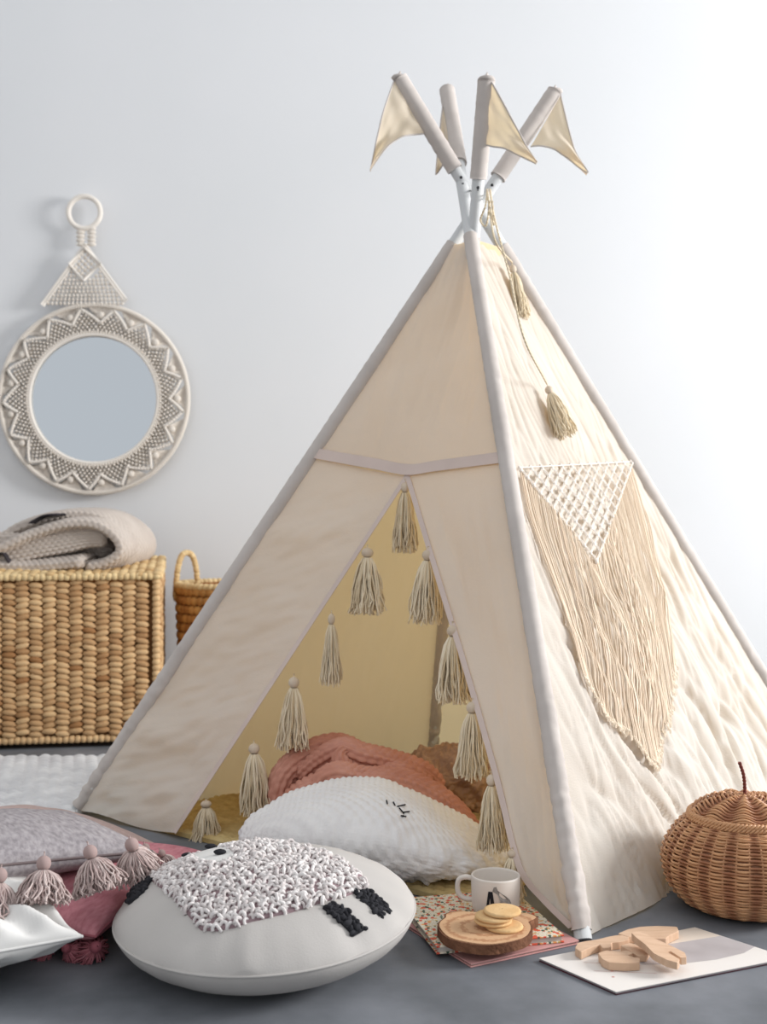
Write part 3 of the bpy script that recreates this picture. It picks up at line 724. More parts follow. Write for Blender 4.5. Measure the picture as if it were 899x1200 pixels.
# white cushion at the left edge
wc = thing('white_cushion', 'plain white cotton cushion on the floor in front of the grey tasselled cushion', 'cushion', (-.700, 1.70, .062), (math.radians(2), math.radians(0), math.radians(28)))
pillow_obj(wc, pillow(.44, .40, .125, seed=12, wr=.034, fr=18, pull=.10, droop=-.02), M_white, M_white)

# ---- round sheep cushion ----
sp = thing('round_sheep_cushion', 'round off white floor cushion with a tufted woolly sheep on its top', 'cushion', (-.172, 1.742, .072), (math.radians(3.5), math.radians(-1.5), math.radians(-6)))
R_, HT, HB = .218, .074, .074
hT = lambda r: HT*max(0, 1-(r/R_)**2.0)**.62
hB = lambda r: -HB*max(0, 1-(r/R_)**2.6)**.60
mb = MB(); n = 120; prT = [(R_*math.sin(t), 0) for t in np.linspace(0, math.pi/2, 40)]
G = []
for (r, _) in prT:
    row = []
    for a in np.arange(n)/n*2*math.pi:
        k = (r/R_); w_ = .008*nz(math.cos(a)*6, math.sin(a)*6, 3)*k**5+.002*nz(r*math.cos(a)*14, r*math.sin(a)*14, 9)
        row.append((r*math.cos(a), r*math.sin(a), hT(r)+w_*(1 if r < R_*.999 else 0)))
    G.append(row)
mb.grid(np.array(G)[::-1], False, True)
G = [[(r*math.cos(a), r*math.sin(a), hB(r)+.002*nz(math.cos(a)*8, math.sin(a)*8, 5)*(r/R_)**4*(0 if r > R_*.999 else 1)) for a in np.arange(n)/n*2*math.pi] for (r, _) in prT]
mb.grid(np.array(G), False, True)
M_cot = mat('natural_cotton', S(194, 190, 186), S(182, 178, 174), rough=.95, cs=7, bump=.3, bs=420, bd=.001)
obj('cover', mb, M_cot, sp, world=False)
obj('seam', MB().tube([(R_*math.cos(a), R_*math.sin(a), 0) for a in np.arange(160)/160*2*math.pi], .0020, 6, closed=True), M_cot, sp, world=False)
Msp = sp.matrix_basis.inverted(); o_l = Msp @ Vector((0, 0, H))
def on_sheep(px, py):
    d = (Msp.to_3x3() @ Vector(((px-CX)/F, 1, -(py-HZ)/F))); t = .9
    while t < 3:
        p = o_l+d*t
        if p.z < hT(math.hypot(p.x, p.y)) and math.hypot(p.x, p.y) < R_: return (p.x, p.y)
        t += .0005
    # beyond the rim: clamp to the silhouette
    best = min((abs((o_l+d*q).z-hT(math.hypot(*(o_l+d*q).xy)))+10*max(0, math.hypot(*(o_l+d*q).xy)-R_), q) for q in np.arange(1.4, 2.1, .004)); p = o_l+d*best[1]; k = min(1, .97*R_/math.hypot(p.x, p.y)); return (p.x*k, p.y*k)
def inside(p, poly):
    c = False; n_ = len(poly); j = n_-1
    for i in range(n_):
        if (poly[i][1] > p[1]) != (poly[j][1] > p[1]) and p[0] < (poly[j][0]-poly[i][0])*(p[1]-poly[i][1])/(poly[j][1]-poly[i][1])+poly[i][0]: c = not c
        j = i
    return c
body = [on_sheep(*p) for p in [(172, 1036), (180, 1024), (198, 1012), (218, 1000), (245, 994), (285, 992), (325, 993), (365, 1000), (398, 1012), (424, 1032), (432, 1046), (405, 1056), (372, 1064), (340, 1074), (300, 1084), (275, 1092), (255, 1096), (235, 1094), (222, 1080), (208, 1064), (196, 1050), (184, 1042)]]
face = [on_sheep(*p) for p in [(226, 1010), (234, 1016), (250, 1018), (268, 1016), (274, 1008), (266, 1001), (250, 997), (236, 1000)]]
legs = [[on_sheep(*p) for p in q] for q in ([(378, 1070), (393, 1064), (428, 1094), (414, 1102)], [(414, 1052), (430, 1048), (460, 1074), (444, 1081)], [(149, 1062), (155, 1048), (172, 1033), (178, 1036), (168, 1050), (153, 1064)])]
def tufts(poly, sp_, rad, skip=None, hz=.003, tn=(0, 1), seed=1, loop=False):
    rr = random.Random(seed); mb = MB(); xs = [p[0] for p in poly]; ys = [p[1] for p in poly]; y = min(ys); row = 0
    while y < max(ys):
        x = min(xs)+(row % 2)*sp_*.5
        while x < max(xs):
            p = (x+rr.uniform(-.3, .3)*sp_, y+rr.uniform(-.3, .3)*sp_)
            if inside(p, poly) and not (skip and inside(p, skip)):
                a = rr.random()*3.14; s1 = rad*rr.uniform(.8, 1.25)
                Mx = np.array([[math.cos(a), -math.sin(a), 0], [math.sin(a), math.cos(a), 0], [0, 0, 1]])
                if loop:
                    c_ = V3(p[0], p[1], hT(math.hypot(*p))+hz*rr.uniform(-.3, .9)); lean = rr.uniform(-.8, .8); q_ = []
                    for b3 in np.linspace(-.35, 3.5, 7):
                        l3 = V3(math.cos(b3)*s1*.95, math.sin(lean)*math.sin(b3)*s1*1.1, math.cos(lean)*math.sin(b3)*s1*1.25); q_.append(c_+Mx@l3)
                    mb.tube(q_, s1*.50, 6, tone=tn[0]+(tn[1]-tn[0])*rr.random(), cap=False)
                else: mb.ell((p[0], p[1], hT(math.hypot(*p))+hz*rr.uniform(.2, 2.2)), s1*1.45, s1*.66, s1*1.05, 8, 6, M=Mx, tone=tn[0]+(tn[1]-tn[0])*rr.random())
            x += sp_
        y += sp_*.86; row += 1
    return mb
obj('woolly_fleece', tufts(body, .0079, .0046, skip=face, loop=True), mat('loop_wool', S(206, 198, 196), S(236, 232, 230), rough=.95, tone=True, bump=.6, bs=500, spec=0), sp, world=False, label='chunky off white loops of wool shaped like a sheep')
# the base cloth beneath the loops
def patch(poly, off, n=26):
    mb = MB(); c = np.mean(np.array(poly), 0); P = []
    e = np.array([poly[i] for i in range(len(poly))]+[poly[0]]); m_ = len(e)
    ee = np.array([e[min(int(t), m_-2)]+(e[min(int(t), m_-2)+1]-e[min(int(t), m_-2)])*(t-min(int(t), m_-2)) for t in np.linspace(0, m_-1-1e-6, m_*5)])
    for k in np.linspace(0.001, 1, n): P.append([(c[0]+(q[0]-c[0])*k, c[1]+(q[1]-c[1])*k, hT(math.hypot(c[0]+(q[0]-c[0])*k, c[1]+(q[1]-c[1])*k))+off) for q in ee])
    P.append([(q[0], q[1], hT(math.hypot(*q))-.001) for q in ee]); return mb.grid(np.array(P))
obj('shaded_fleece_backing', patch(body, .0030), mat('shaded_wool_backing', S(140, 118, 122), rough=.95), sp, world=False)  # mauve colour holds the painted shadows between the loops
obj('face', patch(face, .005), M_white, sp, world=False)
M_blk = mat('black_wool', S(38, 38, 42), S(56, 56, 60), rough=.95, tone=True)
for k, l in enumerate(legs):
    mb = tufts(l, .0052, .0040, hz=.0016, seed=5+k); p2 = patch(l, .0028); mb.add(np.concatenate(p2.v), p2.f)
    obj('ear' if k == 2 else 'leg', mb, M_blk, sp, world=False)
for (px, py, a) in ((247, 1001, 0), (220, 1013, .3), (258, 1009, -.1)):
    x, y = on_sheep(px, py); obj('nose' if px == 247 else 'eye', MB().ell((x, y, hT(math.hypot(x, y))+.0085), .0100, .0065, .004, 10, 7, tone=.3), M_blk, sp, world=False)

# ---- white plush cushion in the doorway ----
pl = thing('plush_cushion', 'large white plush animal cushion with stitched eyelashes leaning in the tent doorway', 'cushion', (-.010, 2.165, 0))
nu, nv = 230, 300; G = np.zeros((nu, nv, 3))
for i in range(nu):
    ph = i/(nu-1)*math.pi
    for j in range(nv):
        th = j/nv*2*math.pi; x, y, z = math.sin(ph)*math.cos(th), math.sin(ph)*math.sin(th), math.cos(ph)
        X = .248*np.sign(x)*abs(x)**.92; zz = z
        Zt = .066*(np.sign(zz)*abs(zz)**.85)
        # lopsided: higher left of centre, running down to the right corner
        lift = .066*(1-.30*max(0, x)**1.2*2+.12*math.cos(x*3+.5))
        Y_ = .165*y
        p = V3(X, Y_, lift*1.02*(1+np.sign(zz)*abs(zz)**.85))
        p[2] = max(p[2], .002) if z > -.98 else .001
        p[2] += .022*max(0, y)*math.sin(ph)      # leans back
        nrm = V3(x/.248, y/.165, z/.066); nrm = unit(nrm)
        low = 1/(1+math.exp(-(.045-p[2]+.03*nz(X*6, 3, 1)+.015)/.012))*(1 if y < .3 else .5)
        d = .0034*math.cos(X*2*math.pi/.022)*math.cos((p[2]*.8-Y_)*2*math.pi/.022)*(1-low)+.004*nz(X*16, Y_*16, p[2]*16)
        d += low*(.010*nz(X*42, Y_*42, p[2]*42)+.008*abs(nz(X*110, Y_*110, p[2]*110)))+.0006*nz(X*300, Y_*300, p[2]*300)
        G[i, j] = p+nrm*d*math.sin(ph)**.3+V3(-.010, 2.165, .004)
obj('cover', MB().grid(G, False, True), mat('plush', S(238, 236, 234), S(228, 225, 224), rough=1, cs=10, bump=.5, bs=300, sheen=.3), pl)
bvp = BVHTree.FromPolygons([tuple(p) for p in G.reshape(-1, 3)], [(i*nv+j, i*nv+(j+1) % nv, (i+1)*nv+(j+1) % nv, (i+1)*nv+j) for i in range(nu-1) for j in range(nv)])
def hitb(bv, px, py):
    d = Vector(((px-CX)/F, 1, -(py-HZ)/F)).normalized(); h = bv.ray_cast(Vector((0, 0, H)), d); return np.array(h[0]) if h[0] else None
mb = MB()
for seg in ([(453, 943), (454, 947)], [(461, 945), (463, 949)], [(466, 950), (475, 948)], [(468, 952), (473, 958), (472, 962)], [(473, 957), (480, 956)], [(470, 961), (476, 962)]):
    pts = [hitb(bvp, *q) for q in seg]
    if all(p is not None for p in pts): mb.tube([p+V3(0, -.002, .002) for p in pts], .0013, 5)
if mb.n: obj('stitched_eyelashes', mb, M_blk, pl)

# ---- terracotta blanket ----
M_terra = mat('terracotta_knit', S(206, 152, 134), S(188, 130, 110), rough=.95, cs=14, bump=.4, bs=260)
tb_ = thing('terracotta_blanket', 'terracotta knitted blanket bundled behind the white plush cushion inside the tent', 'blanket', [*at(430, 930, 2.46)[:2], 0])
def tp(px, py, Y=2.44): return at(px, py, Y)
mb = MB(); kw = dict(amp=.0062, pu=.0150, pv=.0115, res=.0024)
G = []
cc = at(435, 950, 2.50)
for i in range(160):
    ph = i/159*math.pi; row = []
    for j in range(330):
        th = j/330*6.2832; x, y, z = math.sin(ph)*math.cos(th), math.sin(ph)*math.sin(th), math.cos(ph)
        hgt = .085*(1-.15*x)
        p = V3(cc[0]+.150*x, 2.50+.10*y, max(.012, .02+hgt*max(0, z)**.8)); k = knit(np.array(ph*.15), np.array(th*.16), .013, .0105)
        row.append(p+unit(V3(x, y, z))*float(k)*.004)
    G.append(row)
mb.grid(np.array(G), False, True)
fold(mb, [tp(328, 984, 2.42), tp(331, 944, 2.41), tp(340, 914, 2.42), tp(362, 893, 2.44), tp(392, 881, 2.47), tp(418, 883, 2.5)], V3(.35, 1, -.2), .055, [.02, .026, .026, .022], 150, 90, **kw)
fold(mb, [tp(352, 914, 2.40), tp(376, 894, 2.39), tp(402, 882, 2.38), tp(425, 889, 2.38), tp(455, 896, 2.40), tp(490, 907, 2.43), tp(512, 921, 2.46)], V3(.1, 1, -.15), [.03, .04, .045, .045, .04], [.015, .019, .020, .020, .017], 170, 80, **kw)
fold(mb, [tp(402, 883, 2.36), tp(400, 893, 2.345), tp(410, 905, 2.34), tp(435, 911, 2.35), tp(470, 905, 2.37), tp(500, 915, 2.41)], V3(0, 1, .1), [.022, .028, .035, .035], [.012, .015, .016, .012], 120, 60, **kw)
fold(mb, [tp(330, 959, 2.37), tp(350, 937, 2.34), tp(380, 924, 2.31), tp(412, 923, 2.30), tp(450, 921, 2.30), tp(485, 927, 2.31), tp(520, 947, 2.32), tp(545, 971, 2.32), tp(562, 999, 2.33)], V3(.1, 1, .0), [.035, .04, .04, .04, .03], [.018, .022, .024, .022, .018], 230, 90, **kw)
fold(mb, [tp(372, 934, 2.30), tp(378, 917, 2.29), tp(395, 909, 2.29), tp(420, 913, 2.30), tp(450, 914, 2.31)], V3(0, 1, .0), [.022, .025, .022], [.012, .016, .012], 90, 60, **kw)
obj('blanket', mb, M_terra, tb_)
# ---- brown boucle cushion ----
bcx = at(528, 950, 2.62); br = thing('boucle_cushion', 'brown boucle cushion behind the terracotta blanket inside the tent', 'cushion', (bcx[0], 2.60, 0))
nu, nv = 170, 260; G = np.zeros((nu, nv, 3))
for i in range(nu):
    ph = i/(nu-1)*math.pi
    for j in range(nv):
        th = j/nv*2*math.pi; x, y, z = math.sin(ph)*math.cos(th), math.sin(ph)*math.sin(th), math.cos(ph)
        p = V3(bcx[0]+.135*x, 2.60+.085*y, .071+.071*z*(1+.14*math.sin(x*3))); p[2] = max(p[2], .003); q = p*1.0
        d = .014*nz(*(q*40))+.014*abs(nz(*(q*75)))+.004*nz(*(q*14))
        G[i, j] = p+unit(V3(x, y, z*1.5))*d
        G[i, j][2] = max(.001, G[i, j][2])
obj('cover', MB().grid(G, False, True), mat('brown_boucle', S(188, 156, 132), S(160, 128, 106), rough=1, cs=40, bump=.6, bs=260), br)
G2 = G.copy()
# ================= HARD SMALL THINGS =================
# books
def book(name, label, fc, fl_, bl2, th, z, cover, pages, parent_cat='book'):
    """fc = front corner, fl_ = front right corner, bl2 = back left corner on the ground plane"""
    o_ = V3(*fc, z); X = V3(*fl_, z)-o_; Y_ = V3(*bl2, z)-o_; w_, d_ = np.linalg.norm(X), np.linalg.norm(Y_); X = unit(X); Y_ = V3(-X[1], X[0], 0)
    t = thing(name, label, parent_cat, (o_+X*w_/2+Y_*d_/2).tolist())
    fm = (o_, X, Y_, V3(0, 0, 1))
    r = [(0, 0), (w_, 0), (w_, d_), (0, d_)]
    bev(obj('front_cover', MB().prism(r, th-.0022, th, frame=fm), cover, t, smooth=False), .0006)
    bev(obj('back_cover', MB().prism(r, 0, .0022, frame=fm), cover, t, smooth=False), .0006)
    i = .003; obj('pages', MB().prism([(i, i), (w_-i, i), (w_-i, d_-.001), (i, d_-.001)], .0022, th-.0022, frame=fm), pages, t, smooth=False)
    obj('spine', MB().prism([(0, d_-.002), (w_, d_-.002), (w_, d_), (0, d_)], .0022, th-.0022, frame=fm), cover, t, smooth=False)
    return t, fm, w_, d_
M_pages = mat('page_edges', S(206, 198, 190), S(190, 182, 174), rough=.9, cs=300, stretch=(.05, .05, 1), bump=.2, bs=300)
M_pinkc = mat('pink_cover', S(206, 156, 152), S(200, 148, 144), rough=.5)
bk2, _, _, _ = book('pink_book', 'pink covered book lying on the floor under the patterned book', (.1254, 1.708), (.2960, 1.801), (.03, 1.885), .0062, .0004, M_pinkc, M_pages)
# patterned cover: scattered red, orange, yellow and green leaf shapes on cream
m = bpy.data.materials.new('leaf_print'); m.use_nodes = True; nt = m.node_tree; N = nt.nodes; L = nt.links; b_ = N['Principled BSDF']; b_.inputs['Roughness'].default_value = .55
tc = N.new('ShaderNodeTexCoord'); prev = None
base = N.new('ShaderNodeRGB'); base.outputs[0].default_value = S(222, 212, 192); prev = base.outputs[0]
for (sc_, thr, c_, off, st) in ((75, .17, S(196, 170, 96), 3, (1, 1.6, 0)), (60, .15, S(74, 92, 74), 11, (1.6, 1, 0)), (52, .16, S(222, 150, 84), 23, (1, 1.3, 0)), (46, .19, S(212, 78, 52), 37, (1.5, 1, 0)), (27, .15, S(218, 88, 58), 51, (1, 1.5, 0)), (34, .13, S(60, 84, 66), 67, (1.5, 1, 0)), (240, .16, S(120, 130, 110), 5, (1, 2.4, 0))):
    mp = N.new('ShaderNodeMapping'); mp.inputs['Location'].default_value = (off, off*.7, 0); mp.inputs['Scale'].default_value = st; L.new(tc.outputs['Object'], mp.inputs[0])
    v = N.new('ShaderNodeTexVoronoi'); v.inputs['Scale'].default_value = sc_; v.inputs['Randomness'].default_value = 1; v.voronoi_dimensions = '2D'; L.new(mp.outputs[0], v.inputs['Vector'])
    lt = N.new('ShaderNodeMath'); lt.operation = 'LESS_THAN'; lt.inputs[1].default_value = thr; L.new(v.outputs['Distance'], lt.inputs[0])
    mx = N.new('ShaderNodeMix'); mx.data_type = 'RGBA'; L.new(lt.outputs[0], mx.inputs['Factor']); L.new(prev, mx.inputs['A']); mx.inputs['B'].default_value = c_; prev = mx.outputs['Result']
L.new(prev, b_.inputs['Base Color'])
zb = .0070
bk1, fm1, w1, d1 = book('patterned_book', 'book with a red and green leaf patterned cream cover under the wooden board', (.078, 1.742), (.272, 1.790), (.030, 1.961), .0115, zb, m, M_pages)
zt = zb+.0115
# board
bd = thing('log_slice_board', 'round wooden log slice serving board with bark knobs on the patterned book', 'board', (.151, 1.780, zt+.0005))
cbx, cby, rb_ = .151, 1.780, .0710
def blob(a):
    r = rb_*(1+.02*math.sin(3*a+1)+.012*math.sin(7*a))
    for (a0, h_, w_) in ((.62, .40, .20), (2.15, .16, .26)):
        d = abs((a-a0+math.pi) % (2*math.pi)-math.pi); r += rb_*h_/(1+(d/w_)**6)
    return r
poly = [(blob(a)*math.cos(a), blob(a)*math.sin(a)) for a in np.arange(180)/180*2*math.pi]
M_bark = mat('bark', S(140, 98, 74), S(92, 60, 44), rough=.9, cs=40, bump=1, bs=90, bd=.004)
m = bpy.data.materials.new('log_end_grain'); m.use_nodes = True; nt = m.node_tree; N = nt.nodes; L = nt.links; b_ = N['Principled BSDF']; b_.inputs['Roughness'].default_value = .6
tc = N.new('ShaderNodeTexCoord'); wv = N.new('ShaderNodeTexWave'); wv.wave_type = 'RINGS'; wv.rings_direction = 'Z'; wv.inputs['Scale'].default_value = 14; wv.inputs['Distortion'].default_value = 2.5; wv.inputs['Detail Scale'].default_value = 12
L.new(tc.outputs['Object'], wv.inputs['Vector']); cr_ = N.new('ShaderNodeValToRGB'); cr_.color_ramp.elements[0].color = S(206, 166, 128); cr_.color_ramp.elements[1].color = S(176, 128, 92); cr_.color_ramp.elements[0].position = .55
L.new(wv.outputs['Fac'], cr_.inputs[0]); L.new(cr_.outputs[0], b_.inputs['Base Color'])
fmb = (V3(cbx, cby, zt+.0005), V3(1, 0, 0), V3(0, 1, 0), V3(0, 0, 1))
obj('bark_rim', MB().prism(poly, 0, .0140, frame=fmb), M_bark, bd, smooth=False)
obj('sawn_face', MB().prism([(x*.955, y*.955) for x, y in poly], .0130, .0150, frame=fmb), m, bd, smooth=False)
# cookies
zc = zt+.0157
M_cook = mat('biscuit', S(224, 190, 142), S(210, 170, 118), rough=.85, cs=25, bump=.5, bs=160)
ck = [(.1800, 1.775, 0, 0, 'round golden biscuit lying half under the stack on the wooden board'), (.1640, 1.782, .0066, -.00, 'round golden biscuit, second from the bottom of the stack on the board'), (.1650, 1.780, .0132, 0, 'round golden biscuit just under the topmost one of the stack'), (.1780, 1.784, .0198, .05, 'topmost round golden biscuit of the stack on the board')]
mb = MB().lathe([(.001, 0), (.0265, 0), (.0282, .0015), (.0284, .0032), (.0272, .0052), (.024, .0058), (.001, .0060)][::-1], 40)
c0 = None
for x, y, z, tl2, lb_ in ck:
    if c0 is None: c0 = obj('biscuit', mb, M_cook, world=False); o = c0
    else: o = c0.copy(); COL.objects.link(o)
    o.location = (x, y, zc+z); o.rotation_euler = (0, tl2*.0, rnd.random()*3); tag(o, lb_, 'biscuit', 'biscuits on the wooden board')
# mug
mx_, my_ = (581-CX)/F*1.895, 1.895
mg = thing('mug', 'off white mug printed with a black letter A standing on the patterned book', 'mug', (mx_, my_, zt+.0008))
o_ = V3(mx_, my_, zt+.0008); M_mug = mat('stoneware', S(224, 216, 207), S(218, 209, 200), rough=.4, spec=.4)
obj('body', MB().lathe([(.001, .0), (.031, 0), (.0365, .004), (.038, .012), (.0392, .056), (.0387, .0580), (.0372, .0585), (.0360, .0575), (.0357, .055), (.0342, .012), (.030, .006), (.001, .005)][::-1], 64, o_), M_mug, mg)
ha = math.radians(168); hd = V3(math.cos(ha), math.sin(ha), 0)
obj('handle', MB().tube(cr([o_+hd*.036+Z*.050, o_+hd*.050+Z*.051, o_+hd*.060+Z*.044, o_+hd*.060+Z*.026, o_+hd*.050+Z*.017, o_+hd*.036+Z*.016], 30), .0042, 10), M_mug, mg)
def on_mug(pts, r=.0390, th=.0004):
    """outline given as (angle offset metres, height) wrapped round the mug wall"""
    n_ = len(pts); V = []
    for rr2 in (r, r+th):
        for (x, z) in pts:
            a = a0_+x/.038; V.append(o_+V3(rr2*math.cos(a), rr2*math.sin(a), z*.82-.006))
    return V, [tuple(range(n_)), tuple(range(n_, 2*n_))[::-1]]+[(i, n_+i, n_+(i+1) % n_, (i+1) % n_) for i in range(n_)]
a0_ = math.atan2(-my_, -mx_)-.10
mb = MB()
for poly_ in ([(-.0125, .014), (-.0085, .014), (-.0035, .059), (-.0075, .059)], [(-.0075, .059), (-.0010, .059), (.0045, .014), (-.0020, .014), (-.0050, .052)], [(-.0100, .030), (.0005, .030), (.0005, .035), (-.0100, .035)]):
    mb.add(*on_mug(poly_))
obj('letter_print', mb, M_blk, mg, smooth=False)
mb = MB(); mb.add(*on_mug([(-.001, .060), (.001, .068), (.005, .069), (.007, .062), (.013, .056), (.020, .050), (.026, .043), (.029, .035), (.023, .036), (.017, .040), (.011, .037), (.010, .046), (.006, .055)], .0394))
obj('animal_print', mb, mat('grey_print', S(150, 146, 142), S(128, 124, 120), cs=200), mg, smooth=False)

# magazine
fc, fr2, bb, fl2 = V3(.3150, 1.612, 0), V3(.5905, 1.735, 0), V3(.4870, 1.862, 0), V3(.2265, 1.733, 0)
mgz = thing('magazine', 'thin open topped magazine with a white and slate picture page lying under wooden letters', 'magazine', ((fc+bb)/2).tolist())
tag(mgz, 'thin magazine with a white and grey picture cover lying on the floor under wooden toys', 'magazine')
def quad(a, b2, c_, d, z0_, z1): return MB().add([a+Z*z0_, b2+Z*z0_, c_+Z*z0_, d+Z*z0_, a+Z*z1, b2+Z*z1, c_+Z*z1, d+Z*z1], [(0, 3, 2, 1), (4, 5, 6, 7), (0, 1, 5, 4), (1, 2, 6, 5), (2, 3, 7, 6), (3, 0, 4, 7)])
e1, e2 = unit(fr2-fc), unit(fl2-fc)
obj('back_cover', quad(fc, fr2, bb, fl2, .0003, .0018), mat('maroon_card', S(96, 40, 50), S(44, 40, 46), rough=.5, cs=5), mgz, smooth=False)
obj('pages', quad(fc+(e1+e2)*.001, fr2-e1*.001+e2*.001, bb-(e1+e2)*.001, fl2+e1*.001-e2*.001, .0018, .0042), mat('magazine_pages', S(150, 146, 148), rough=.6), mgz, smooth=False)
obj('cover', quad(fc, fr2, bb, fl2, .0042, .0050), mat('cover_paper', S(226, 220, 214), S(230, 225, 220), rough=.4), mgz, smooth=False)
def mq(u, v): return fc+(fr2-fc)*u+(fl2-fc)*v+(bb-fr2-fl2+fc)*u*v
arc = [mq(u, v) for u, v in ((.30, .60), (.36, .42), (.50, .30), (.70, .24), (.88, .26), (.996, .34))]
mb = MB(); P = [p+Z*.00525 for p in arc]+[mq(.996, .70)+Z*.00525, mq(.28, .80)+Z*.00525]; mb.add(P, [tuple(range(len(P)))])
obj('picture', mb, mat('slate_picture', S(168, 160, 160), S(196, 190, 190), rough=.4, cs=9), mgz, smooth=False)
mb = MB(); P = [mq(.28, .80)+Z*.00525, mq(.996, .70)+Z*.00525, mq(.996, .996)+Z*.00525, mq(.20, .996)+Z*.00525]; mb.add(P, [(0, 1, 2, 3)])
obj('picture_band', mb, mat('cream_picture', S(226, 214, 200), S(214, 200, 186), rough=.4, cs=9), mgz, smooth=False)
mb = MB()
for (u, v, l) in ((.10, .30, .22), (.14, .52, .20)):
    p, q = mq(u, v+.2), mq(u+l, v-.1); s2 = unit(np.cross(q-p, Z))*.0004
    mb.add([p+s2+Z*.0052, q+s2+Z*.0052, q-s2+Z*.0052, p-s2+Z*.0052], [(0, 1, 2, 3)])
for (u, v) in ((.17, .42), (.12, .30)): mb.ell(mq(u, v)+Z*.0052, .0022, .0022, .0003, 10, 4)
obj('print_marks', mb, mat('rust_ink', S(200, 150, 140)), mgz, smooth=False)
# wooden letter toys
M_ply = mat('beech', S(214, 182, 154), S(200, 166, 138), rough=.6, cs=30, stretch=(1, 6, 1), bump=.15, bs=150)
zm = .0056
def toy(name, label, pts, z, th=.0115, holes=None, tilt=0, lean=(0, 0)):
    """outline in photo pixels laid onto the plane of its top face"""
    P = [gnd(px, py, z+th) for px, py in pts]; c = np.mean(P, 0)
    q = cr([p for p in P]+[P[0]], len(P)*5)[:-1]
    # light smoothing only, keep the corners
    Q = []
    for i in range(len(P)):
        a, b2, c2 = P[i-1], P[i], P[(i+1) % len(P)]
        Q += [b2+(a-b2)*.12, b2+(a-b2)*.03+(c2-b2)*.03, b2+(c2-b2)*.12]
    mb = MB().prism([(p[0], p[1]) for p in Q], z, z+th)
    V = mb.v[0]; V[:, 2] += (V[:, 0]-c[0])*lean[0]+(V[:, 1]-c[1])*lean[1]
    V[:, 2] += max(0, z-V[:, 2].min())
    o = obj(name, mb, M_ply, smooth=False); bev(o, .0012, 2); return tag(o, label, 'toy', 'wooden toys on the magazine')
toy('wooden_toy', 'flat wooden toy with a rounded head, leftmost on the magazine beside the tent pole', [(674, 1115), (677, 1109), (686, 1107), (700, 1105), (712, 1102), (722, 1100), (736, 1100), (738, 1105), (726, 1108), (717, 1109), (716, 1114), (706, 1115), (703, 1111), (694, 1114), (687, 1117), (681, 1120)], zm)
toy('wooden_toy', 'crescent shaped flat wooden toy nearest to the front edge of the magazine', [(701, 1121), (710, 1118), (724, 1119), (736, 1118), (742, 1121), (736, 1124), (744, 1126), (750, 1127), (750, 1132), (734, 1133), (714, 1132), (706, 1128)], zm)
toy('wooden_toy', 'small curled wooden toy tucked beneath the forked one on the magazine', [(727, 1112), (738, 1109), (752, 1112), (762, 1118), (758, 1124), (747, 1124), (738, 1118)], zm, th=.0095)
toy('wooden_toy', 'forked flat wooden toy pointing to the front right, lying over the others', [(740, 1105), (748, 1103), (758, 1105), (768, 1109), (778, 1112), (790, 1116), (803, 1121), (805, 1126), (798, 1127), (786, 1121), (782, 1122), (797, 1129), (794, 1133), (782, 1131), (766, 1125), (756, 1116), (746, 1110)], zm+.0098, th=.0105, lean=(-.10, .05))
toy('wooden_toy', 'broad angular wooden toy at the back of the magazine against the tent hem', [(724, 1098), (736, 1093), (750, 1090), (770, 1089), (794, 1090), (796, 1095), (784, 1101), (781, 1104), (764, 1104), (750, 1100), (736, 1102)], zm, th=.012)

# ---- wicker pumpkin basket ----
pc = V3((873-CX)/F*1.975, 1.975, 0); pb = thing('pumpkin_basket', 'small brown wicker basket shaped like a pumpkin with a stalk on its lid', 'basket', pc)
prf = cr([V3(.080, 0, .004), V3(.103, 0, .015), V3(.124, 0, .040), V3(.1325, 0, .070), V3(.128, 0, .100), V3(.112, 0, .128), V3(.092, 0, .146)], 37)
NS = 20; mb = MB(); n = 240; an = np.arange(n)/n*6.28318
def wk(prof_, lob, amp_, rr_, NSx, mbx, ph0=0):
    for j, q in enumerate(prof_):
        sg = 1 if j % 2 else -1
        r = q[0]*(1+lob*np.cos(an*NSx))+sg*amp_*np.cos(an*NSx)
        tone = .5-.38*np.cos(an*NSx)+.25*rnd.random()  # stripes by angle: shading of the turning reeds painted into the tone
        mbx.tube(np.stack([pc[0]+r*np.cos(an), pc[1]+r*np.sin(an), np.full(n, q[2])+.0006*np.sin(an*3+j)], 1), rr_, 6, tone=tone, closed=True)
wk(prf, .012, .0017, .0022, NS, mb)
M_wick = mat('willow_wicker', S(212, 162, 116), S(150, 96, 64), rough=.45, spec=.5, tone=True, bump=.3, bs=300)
obj('weave', mb, M_wick, pb)
mb = MB()
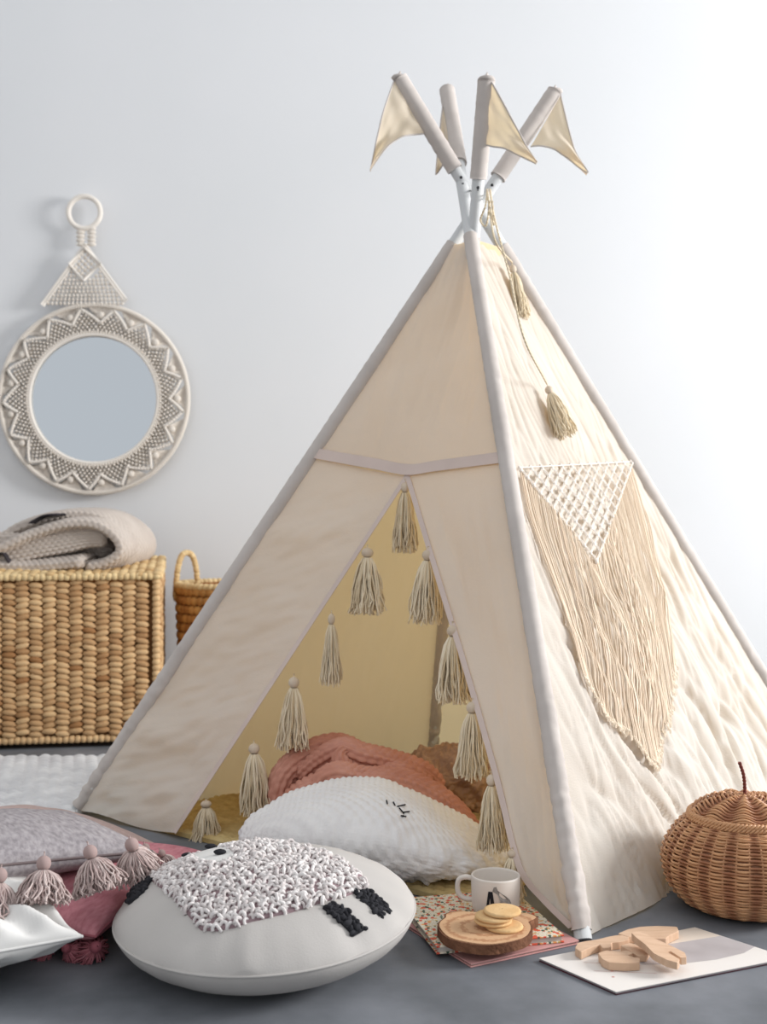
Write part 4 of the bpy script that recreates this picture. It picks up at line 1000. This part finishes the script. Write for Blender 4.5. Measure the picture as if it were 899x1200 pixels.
for k in range(NS*2):
    t = (k+.5)/(NS*2)*6.28318*1.0; rr2 = 1 if k % 2 else 1
    mb.tube([pc+V3((q[0]-.0005)*math.cos(t), (q[0]-.0005)*math.sin(t), q[2]) for q in prf[::3]], .0016, 5, tone=.1)
mb.lathe([(.001, .003), (.083, .003), (.104, .015), (.121, .040), (.1285, .070), (.124, .100), (.108, .128), (.086, .146)][::-1], 60, pc, tone=.9)
obj('stakes', mb, M_wick, pb)
mb = MB()
def rope(mbx, R, z, r, tw=60, tn=.3):
    for ph in (0, 2.09, 4.19):
        m_ = 300; a = np.arange(m_)/m_*6.28318
        mbx.tube(np.stack([pc[0]+(R+r*np.cos(a*tw/2+ph))*np.cos(a), pc[1]+(R+r*np.cos(a*tw/2+ph))*np.sin(a), z+r*np.sin(a*tw/2+ph)], 1), r*.8, 5, tone=tn, closed=True)
rope(mb, .091, .148, .0028); obj('rim', mb, M_wick, pb)
ld = MB(); lp = cr([V3(.086, 0, .156), V3(.072, 0, .168), V3(.050, 0, .178), V3(.026, 0, .184), V3(.006, 0, .185)], 15)
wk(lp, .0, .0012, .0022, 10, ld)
ld.v = [v.copy() for v in ld.v]
for v in ld.v:
    d = v-pc; r = np.hypot(d[:, 0], d[:, 1]); a = np.arctan2(d[:, 1], d[:, 0]); v[:, 2] += .0035*np.cos(a*10)*np.clip(r/.05, 0, 1)
lid = obj('lid', ld, M_wick, pb)
mb = MB(); rope(mb, .0885, .153, .0034); 
mb.lathe([(.001, .152), (.086, .152), (.085, .154), (.070, .165), (.048, .174), (.001, .180)][::-1], 50, pc, tone=.9)
obj('lid_edge', mb, M_wick, lid)
stp = [pc+V3(0, 0, .180), pc+V3(0, 0, .200), pc+V3(-.003, -.002, .220), pc+V3(-.010, -.004, .240)]
q = cr(stp, 60); mb = MB()
for ph in (0, 3.14159):
    mb.tube([p+V3(math.cos(k*.55+ph), math.sin(k*.55+ph), 0)*.0013 for k, p in enumerate(q)], .0020, 6, tone=1.0)
obj('stalk', mb, mat('dark_willow', S(120, 62, 52), S(120, 62, 52), rough=.5), lid)
